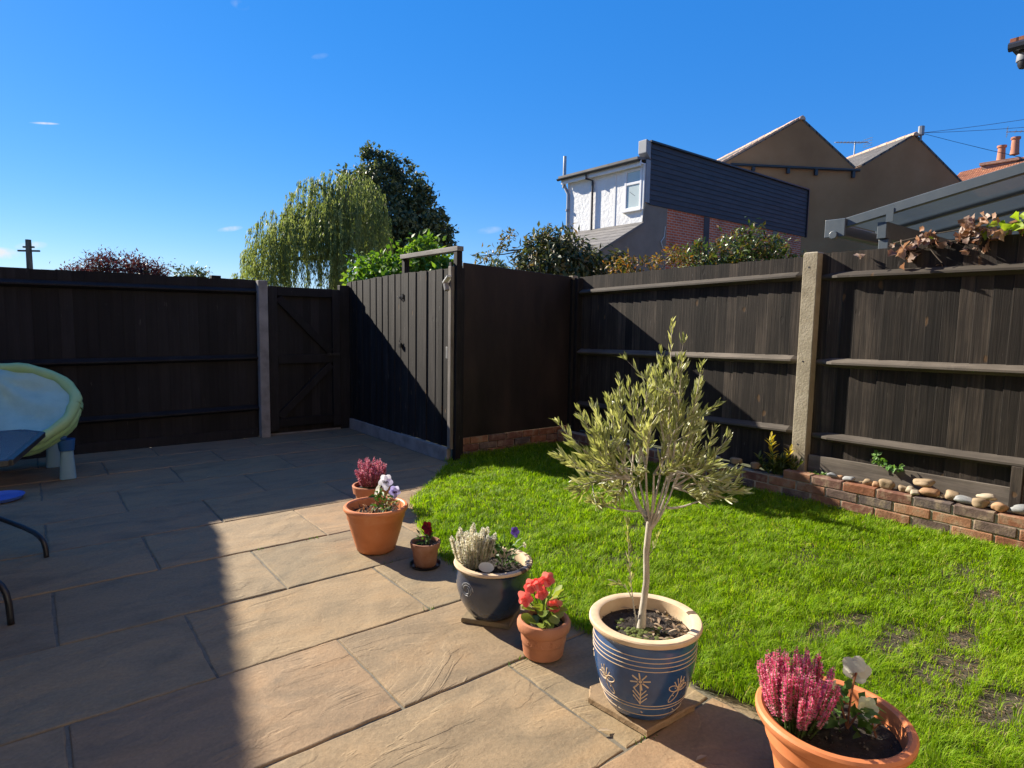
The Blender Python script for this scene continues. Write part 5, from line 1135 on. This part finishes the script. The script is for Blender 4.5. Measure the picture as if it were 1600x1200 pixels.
m = MB(); m.tube([wb, VF(-6.4, 22.5, 2), VF(-6.3, 22.4, 4.0)], [.42, .34, .26], 10); m.build('trunk', 'bark_dark', wt, smooth=True)
m = MB()
for l, d, z, r in WL: m.tube(bezier(VF(-6.35, 22.45, 3.6), VF(-6.35*.5+l*.5, 22.3, z+.1), VF(l, d, z-.25), 7), [.13, .11, .09, .07, .055, .04, .025], 6)
m.build('limbs', 'bark_dark', wt, smooth=True)

tree('broadleaf_tree', 'tall dark leafy tree standing behind the willow', tuple(VF(-5.6, 30, 0)),
     [(-6.7, 30, 8.7, .75), (-7.5, 30.4, 7.7, .95), (-6.2, 29.6, 7.9, 1.0), (-5.35, 30, 8.55, .6), (-5.1, 30.2, 7.6, .9), (-4.4, 29.8, 6.7, .9), (-3.75, 30, 5.9, .7), (-3.3, 30.2, 6.05, .35), (-5.6, 29.4, 6.4, 1.2), (-4.6, 30, 5.2, 1.1), (-6.6, 29.6, 5.8, 1.4), (-3.7, 29.8, 4.9, .75), (-7.3, 30, 6.3, 1.2), (-5.5, 30, 4.4, 1.3), (-8.0, 30.2, 7.0, .7)],
     21000, (.14, .26), (.09, .16), 'dark_leaf', 'bark_dark', .32, tuple(VF(-5.7, 30, 5.5)), 'tri', droop=.2, clump=.17, sub=30, fill=.12)
tree('purple_plum', 'purple leaved plum bush with spiky shoots above the left fence', tuple(VF(-12.6, 20, 0)), [(-14.1, 20, 2.55, .42), (-13.6, 20.2, 2.7, .5), (-13.0, 20, 2.78, .5), (-12.4, 20.1, 2.78, .5), (-11.9, 20, 2.72, .48), (-11.5, 20, 2.55, .45)], 7000, (.07, .14), (.03, .055), 'plum_leaf', 'bark_dark', .1, tuple(VF(-12.8, 20, 2.4)), 'tri', 'bush', clump=.34, twigs=14)
tree('green_bush', 'low green bush right of the purple plum above the left fence', tuple(VF(-10.7, 21, 0)), [(-11.0, 21, 2.65, .45), (-10.6, 21, 2.6, .4)], 1800, (.08, .14), (.04, .06), 'dark_leaf', 'bark_dark', .06, tuple(VF(-10.8, 21, 2.2)), 'tri', 'bush')
tree('bright_bush', 'bright green leafy bush beyond the tall gate', tuple(VF(-1.6, 10, 0)), [(-2.45, 10, 2.0, .28), (-2.15, 10, 2.2, .26), (-1.75, 10, 2.22, .28), (-1.45, 10.1, 2.4, .27), (-1.25, 10.2, 2.35, .25), (-1.0, 10.1, 2.1, .28), (-.75, 10, 2.0, .22), (-1.9, 9.8, 1.95, .3), (-1.4, 9.9, 2.05, .32), (-.55, 10.1, 1.95, .2)], 3600, (.07, .13), (.05, .085), 'lime_leaf', 'bark_dark', .05, tuple(VF(-1.6, 10, 1.8)), 'leaf', 'bush', droop=.3, clump=.3)
tree('far_tree', 'tiny far treetop just above the corner panel', tuple(VF(-.95, 40, 0)), [(-1.0, 40, 4.8, .55), (-.5, 40, 4.5, .35)], 900, (.16, .28), (.08, .13), 'dark_leaf', 'bark_dark', .15, tuple(VF(-.9, 40, 4.2)), 'tri')
sh = tree('loquat_shrub', 'large drooping leafed shrub behind the corner of the fences', tuple(VF(.7, 9, 0)), [(.2, 9, 2.25, .22), (.42, 9.1, 2.42, .24), (.65, 9, 2.5, .25), (.9, 9, 2.42, .25), (1.12, 9, 2.25, .22), (.45, 8.8, 2.12, .28), (.8, 8.8, 2.15, .3), (.15, 8.9, 2.05, .22), (1.22, 8.9, 2.08, .2), (.5, 9.3, 2.62, .13), (1.46, 8.7, 2.32, .09), (1.48, 8.7, 2.14, .1)], 3200, (.08, .15), (.03, .05), 'laurel_leaf', 'bark_dark', .05, tuple(VF(.6, 9, 2.0)), 'leaf', 'shrub', droop=.75, clump=.26, twigs=3)
m = MB(); e1, e2, e3 = VF(.1, 9, 2.4), VF(-.2, 9, 2.42), VF(-.32, 9, 2.58); m.tube([e1, VF(-.1, 9, 2.38), e2], [.012, .01, .006], 5); m.tube([e2+V3((0, 0, -.01)), VF(-.2, 9, 2.5), VF(-.08, 9, 2.62)], [.008, .006, .004], 5); m.tube([VF(.1, 9, 2.38), VF(-.15, 9, 2.33), VF(-.52, 9, 2.30)], [.01, .008, .004], 5); m.build('bare_branch', 'bark_dark', sh)
pp = []
for l, z, n in ((-.08, 2.62, 40), (-.14, 2.5, 26), (-.2, 2.42, 20), (-.42, 2.32, 26), (-.52, 2.31, 22), (-.30, 2.34, 12)):
    P = VF(l, 9, z) + RNG.normal(size=(n, 3))*.05; D = rdir(n); D[:, 2] -= .6; pp.append(leaves(P, D, rdir(n), RNG.uniform(.06, .11, n), RNG.uniform(.025, .04, n), 'leaf', RNG.uniform(.55, 1, n)))
v = merge(pp); npmesh('sprig_leaves', *v[:2], 'laurel_leaf', sh, v[2], kind='stuff')
tree('photinia_bush', 'glossy green bush with reddish tips below the red brick wall', tuple(VF(2.8, 7.6, 0)), [(2.15, 7.6, 2.08, .18), (2.4, 7.6, 2.15, .2), (2.65, 7.6, 2.25, .2), (2.85, 7.6, 2.38, .17), (2.75, 7.5, 2.1, .24), (3.05, 7.6, 2.2, .2), (3.25, 7.6, 2.15, .2), (3.15, 7.6, 2.38, .07), (3.4, 7.6, 2.08, .14), (2.2, 7.7, 2.25, .1)], 3000, (.05, .085), (.022, .036), 'photinia_leaf', 'bark_dark', .04, tuple(VF(2.8, 7.6, 1.9)), 'leaf', 'bush', droop=.1, clump=.3, twigs=2)
tree('orange_shrub', 'low straggling shrub of orange and yellow leaves along the fence top', tuple(VF(1.5, 7.2, 0)), [(1.15, 7.2, 2.02, .09), (1.33, 7.2, 2.05, .1), (1.5, 7.2, 2.03, .08), (1.68, 7.2, 2.08, .1), (1.85, 7.2, 2.14, .1), (1.97, 7.2, 2.12, .09)], 480, (.045, .075), (.016, .026), 'orange_leaf', 'bark_dark', .02, tuple(VF(1.5, 7.2, 1.9)), 'leaf', 'shrub', droop=.4, clump=.34)

# ---- creeper draped over the right fence
vn = thing('creeper', 'wilting creeper with brown curled leaves draped over the fence top', 'creeper', (4.9, 1.4, 1.9))
parts = []
def vine_clump(y, z, n, sp, L, lo=0, hi=1, x=4.84):
    P = np.stack([x + RNG.normal(0, .035, n), y + RNG.normal(0, sp, n), z + RNG.normal(0, sp*.7, n)], 1); D = rdir(n); D[:, 2] -= .7
    return leaves(P, D, rdir(n) + V3((-.8, 0, .4)), RNG.uniform(*L, n), RNG.uniform(L[0]*.8, L[1]*.95, n), 'lobed', RNG.uniform(lo, hi, n))
for y, z, n, sp in ((1.80, 1.945, 3, .03), (1.70, 1.91, 12, .035), (1.69, 1.85, 5, .025), (1.60, 1.99, 11, .035), (1.52, 1.95, 4, .04), (1.40, 1.985, 6, .04), (1.33, 2.05, 18, .045), (1.28, 1.98, 10, .035), (1.26, 1.90, 4, .02), (1.42, 1.87, 2, .03), (1.48, 1.80, 2, .01), (1.17, 2.0, 8, .05), (2.02, 1.90, 2, .01), (.9, 2.0, 10, .08)):
    parts.append(vine_clump(y, z-.015, int(n*1.5), sp, (.035, .075)))
v = merge(parts); npmesh('dry_leaves', *v[:2], 'dry_vine_leaf', vn, v[2], kind='stuff')
parts = [vine_clump(1.17, 1.985, 10, .035, (.04, .07)), vine_clump(1.08, 2.0, 12, .04, (.045, .075)), vine_clump(1.30, 1.98, 3, .02, (.04, .055)), vine_clump(1.55, 1.96, 3, .012, (.03, .045)), vine_clump(.9, 2.0, 14, .08, (.05, .08))]
v = merge(parts); npmesh('green_leaves', *v[:2], 'vine_leaf', vn, v[2], kind='stuff')
m = MB()
for a, b, c in (((4.9, .8, 1.99), (4.86, 1.3, 2.05), (4.86, 1.8, 1.95)), ((4.9, .9, 1.97), (4.84, 1.35, 1.99), (4.83, 1.72, 1.85)), ((4.86, 1.28, 2.0), (4.81, 1.27, 1.93), (4.80, 1.29, 1.86)), ((4.86, 1.6, 1.98), (4.82, 1.58, 1.9), (4.82, 1.48, 1.79))): m.tube(bezier(a, b, c, 8), .004, 5)
m.build('stems', 'bark_dark', vn)

# ---- plants in the raised bed
ys_ = thing('yellow_shrub', 'small bushy plant with yellow top leaves at the foot of the concrete post', 'shrub', (4.71, 2.47, .14)); parts = []; m = MB()
for k in range(34):
    a = random.random()*6.283; r = .16*math.sqrt(random.random()); h = random.uniform(.06, .20)*(1-.3*r/.16)
    if k < 5: r, a, h = .07, [2.3, 1.7, 2.6, -1.0, -.8][k], [.30, .27, .26, .22, .20][k]
    b = V3((4.71+.3*r*math.cos(a), 2.47+.4*r*math.sin(a), .14)); e = V3((4.70+.75*r*math.cos(a), 2.45+1.05*r*math.sin(a)*1.2, .16+h)); m.tube([b, (b+e)/2+V3((0, 0, .02)), e], .003, 4)
    n = 9; u = np.linspace(.45, 1, n)[:, None]; P = b*(1-u)+e*u; az = np.arange(n)*2.4; D = np.stack([np.cos(az), np.sin(az), .7+.5*u[:, 0]], 1)
    parts.append(leaves(P, D, UP[None]+.3*rdir(n), RNG.uniform(.055, .085, n), RNG.uniform(.016, .024, n), 'lance', np.clip((.78+.2*RNG.random(n)) if k < 5 else RNG.random(n)*.5, 0, 1)))
v = merge(parts); npmesh('leaves', *v[:2], 'yellow_shrub_leaf', ys_, v[2], kind='stuff'); m.build('stems', 'stem_green', ys_)
iv = thing('ivy_sprig', 'short green ivy sprig growing through the foot of the fence', 'ivy', (4.80, 1.72, .36)); parts = []
pts = bezier((4.83, 1.80, .43), (4.79, 1.76, .37), (4.78, 1.60, .365), 10); m = MB(); m.tube(pts, .0025, 5); m.build('stem', 'stem_green', iv)
for p in pts:
    n = 4; parts.append(leaves(np.tile(V3(p), (n, 1)) + .012*RNG.normal(size=(n, 3)), rdir(n)+V3((-.3, 0, -.3)), rdir(n)+V3((-1, 0, .4)), RNG.uniform(.025, .042, n), RNG.uniform(.024, .036, n), 'lobed'))
v = merge(parts); npmesh('leaves', *v[:2], 'ivy_leaf', iv, v[2], kind='stuff')
lp_ = leafy((4.72, 2.14, .185), .09, .05, 110, (.015, .03), (.009, .014), 'leaf', .6); lo_ = npmesh('ground_cover', *lp_[:2], 'plant_leaf', None, lp_[2], kind='stuff'); lo_['label'] = 'low creeping greenery beside the concrete post'; lo_['category'] = 'plants'
q = 160; P = np.stack([RNG.uniform(4.69, 4.80, q), RNG.uniform(.7, 2.1, q), RNG.uniform(.205, .225, q)], 1); D = rdir(q); D[:, 2] *= .3; lv = leaves(P, D, np.tile(UP, (q, 1))+.6*rdir(q), RNG.uniform(.015, .05, q), RNG.uniform(.008, .02, q), 'leaf'); lo_ = npmesh('bed_litter', *lv[:2], 'dry_bit', None, lv[2], kind='stuff'); lo_['label'] = 'dry leaf litter on the raised bed soil'; lo_['category'] = 'leaves'
# weeds in the paving joints, fallen leaves on the patio
q = 0; parts = []
for x, y, n in ((1.33, 3.62, 10), (1.56, 3.0, 6), (1.42, 2.39, 8), (1.49, 1.80, 10), (1.52, 1.18, 8), (1.0, 3.63, 4)):
    P = np.stack([x + RNG.normal(0, .03, n), y + RNG.normal(0, .008, n), np.full(n, -.008)], 1); D = rdir(n); D[:, 2] = .8+np.abs(D[:, 2]); parts.append(leaves(P, D, rdir(n), RNG.uniform(.012, .03, n), .005, 'leaf'))
v = merge(parts); lo_ = npmesh('joint_weeds', *v[:2], 'plant_leaf', None, v[2], kind='stuff'); lo_['label'] = 'tiny green weeds in the paving joints'; lo_['category'] = 'weeds'
for i, (x, y, lb) in enumerate([(1.15, 5.55, 'pale fallen leaf on the shaded paving before the gate'), (1.56, 1.02, 'dry fallen leaf by the large blue pot on the paving'), (1.42, 1.30, 'small dry leaf on the paving left of the blue pot tile')]):
    lv = leaves(V3([(x, y, .008)]), V3([(1, .4-i*.5, .05)]), V3([(0, 0, 1)]), .05, .016, 'lance', np.array([.9])); o = npmesh('fallen_leaf', *lv[:2], 'dry_bit', None, lv[2]); tag(o, lb, 'leaf')

# ================================================================== TOYS AND TABLE AT THE LEFT EDGE
toy = thing('water_table', 'pale blue plastic toy table leg under the paddling pool', 'toy table', (-.1, 6.2, 0))
def tapered(cx, cy, z0, z1, a0, b0, a1, b1, name, mat):
    m = MB(); vs = []
    for z, a, b in ((z0, a0, b0), (z1, a1, b1)):
        for k in range(16):
            t = 2*math.pi*k/16; s = lambda v: math.copysign(abs(v)**.6, v); vs.append((cx+a*s(math.cos(t)), cy+b*s(math.sin(t)), z))
    fs = [(k, (k+1) % 16, 16+(k+1) % 16, 16+k) for k in range(16)] + [tuple(range(16))[::-1], tuple(range(16, 32))]; m.add(vs, fs); return m.build(name, mat, toy, smooth=True, bev=.004)
for lx, ly in ((.235, 6.16), (-.42, 6.12), (.16, 6.72), (-.45, 6.70)):
    tapered(lx, ly, 0, .235, .058, .05, .045, .042, 'leg', 'sky_blue_plastic'); tapered(lx, ly, .2355, .33, .052, .05, .062, .06, 'leg_collar', 'mid_blue_plastic')
m = MB(); m.box(-.55, .24, 6.08, 6.78, .331, .37); m.build('tray', 'mid_blue_plastic', toy, bev=.02)
pool = thing('paddling_pool', 'green ringed inflatable paddling pool with blue floor tipped up on the toy table', 'paddling pool', (-.15, 6.3, .37))
pc = V3((-.16, 6.20, .625)); pn = unit(V3((-.16, -.74, .65))[None])[0]; pa_ = unit(np.cross(UP, pn)[None])[0]; pb_ = np.cross(pn, pa_)
RX, RY = .475, .37
for k, (off, rs) in enumerate(((0.0, 1.0), (-.085, .985), (-.165, .93))):
    m = MB(); P = []
    for j in range(49):
        t = 2*math.pi*j/48; w = 1 + .012*math.sin(5*t+k) + .01*math.sin(11*t); P.append(pc + pn*off + pa_*RX*rs*w*math.cos(t) + pb_*RY*rs*w*math.sin(t))
    m.tube(P, [.042 + .004*math.sin(j*1.9+k) for j in range(49)], 12, cap=False); m.build('ring', 'pool_green', pool, smooth='all')
m = MB(); vs = []; fs = []; nr, na = 16, 72
for i in range(nr+1):
    for j in range(na):
        t = 2*math.pi*j/na; r = i/nr; x, y = RX*.96*r*math.cos(t), RY*.96*r*math.sin(t)
        ex, ey = x+.10, y-.26; ph = math.atan2(ey, ex); rr3 = math.hypot(ex, ey); fold = .016*math.sin(9*ph+1.3*math.sin(6*rr3))*min(1, rr3*4)*(1-r**3) + .006*math.sin(23*x+9*y); sag = -.05*(1-r**2) + .085*math.exp(-(ex**2/.012+ey**2/.05))*(1-r**6)
        vs.append(pc + pn*(sag+fold+.012) + pa_*x + pb_*y)
for i in range(nr):
    for j in range(na): a, b = i*na+j, i*na+(j+1) % na; fs.append((a, b, b+na, a+na))
m.add(vs, fs); m.build('floor_film', 'pool_film', pool, smooth='all')
m = MB(); m.lathe([(.0, .004), (.10, .004), (.135, .012), (.15, .030), (.158, .030), (.143, .006), (.10, -.0), (0, .0)], (-.20, 5.70, .002), 36); tag(m.build('blue_dish', 'dish_blue', None, smooth=True), 'round blue plastic dish lying on the shaded paving', 'dish')
tb_ = thing('patio_table', 'glass topped patio table with black tube legs at the left edge', 'table', (-.6, 3.8, 0))
cor = [(.055, 4.15), (-.075, 3.42), (-1.35, 3.42), (-1.35, 4.30), (-.03, 4.30)]
m = MB(); m.prism([(x, y, .700) for x, y in cor], (0, 0, .006)); m.build('glass_top', 'table_glass', tb_)
m = MB()
for i in range(5): a, b = Vector((*cor[i], .693)), Vector((*cor[(i+1) % 5], .693)); m.bar(a, b, .03, .028)
m.build('rim', 'black_metal', tb_, bev=.004)
for pts in ([(-.35, 4.5, .30), (-.16, 4.42, .20), (-.01, 4.27, .135), (.03, 4.20, .10), (.042, 4.185, .05), (.043, 4.18, 0)], [(-.35, 3.55, .30), (-.22, 3.47, .24), (-.13, 3.38, .18), (-.105, 3.345, .12), (-.10, 3.335, 0)], [(-.35, 3.55, .30), (-.35, 3.6, .685)], [(-.35, 4.5, .30), (-.35, 4.25, .685)], [(-1.2, 3.5, 0), (-1.1, 3.6, .3), (-1.1, 3.6, .685)], [(-1.2, 4.3, 0), (-1.1, 4.2, .3), (-1.1, 4.2, .685)]):
    m = MB(); P = [Vector(p) for p in pts]
    sm_ = [P[0]]
    for i in range(len(P)-1): sm_ += [P[i].lerp(P[i+1], .25), P[i].lerp(P[i+1], .75)]
    sm_.append(P[-1]); m.tube(sm_, .0135, 8); m.build('leg', 'black_metal', tb_, smooth='all')
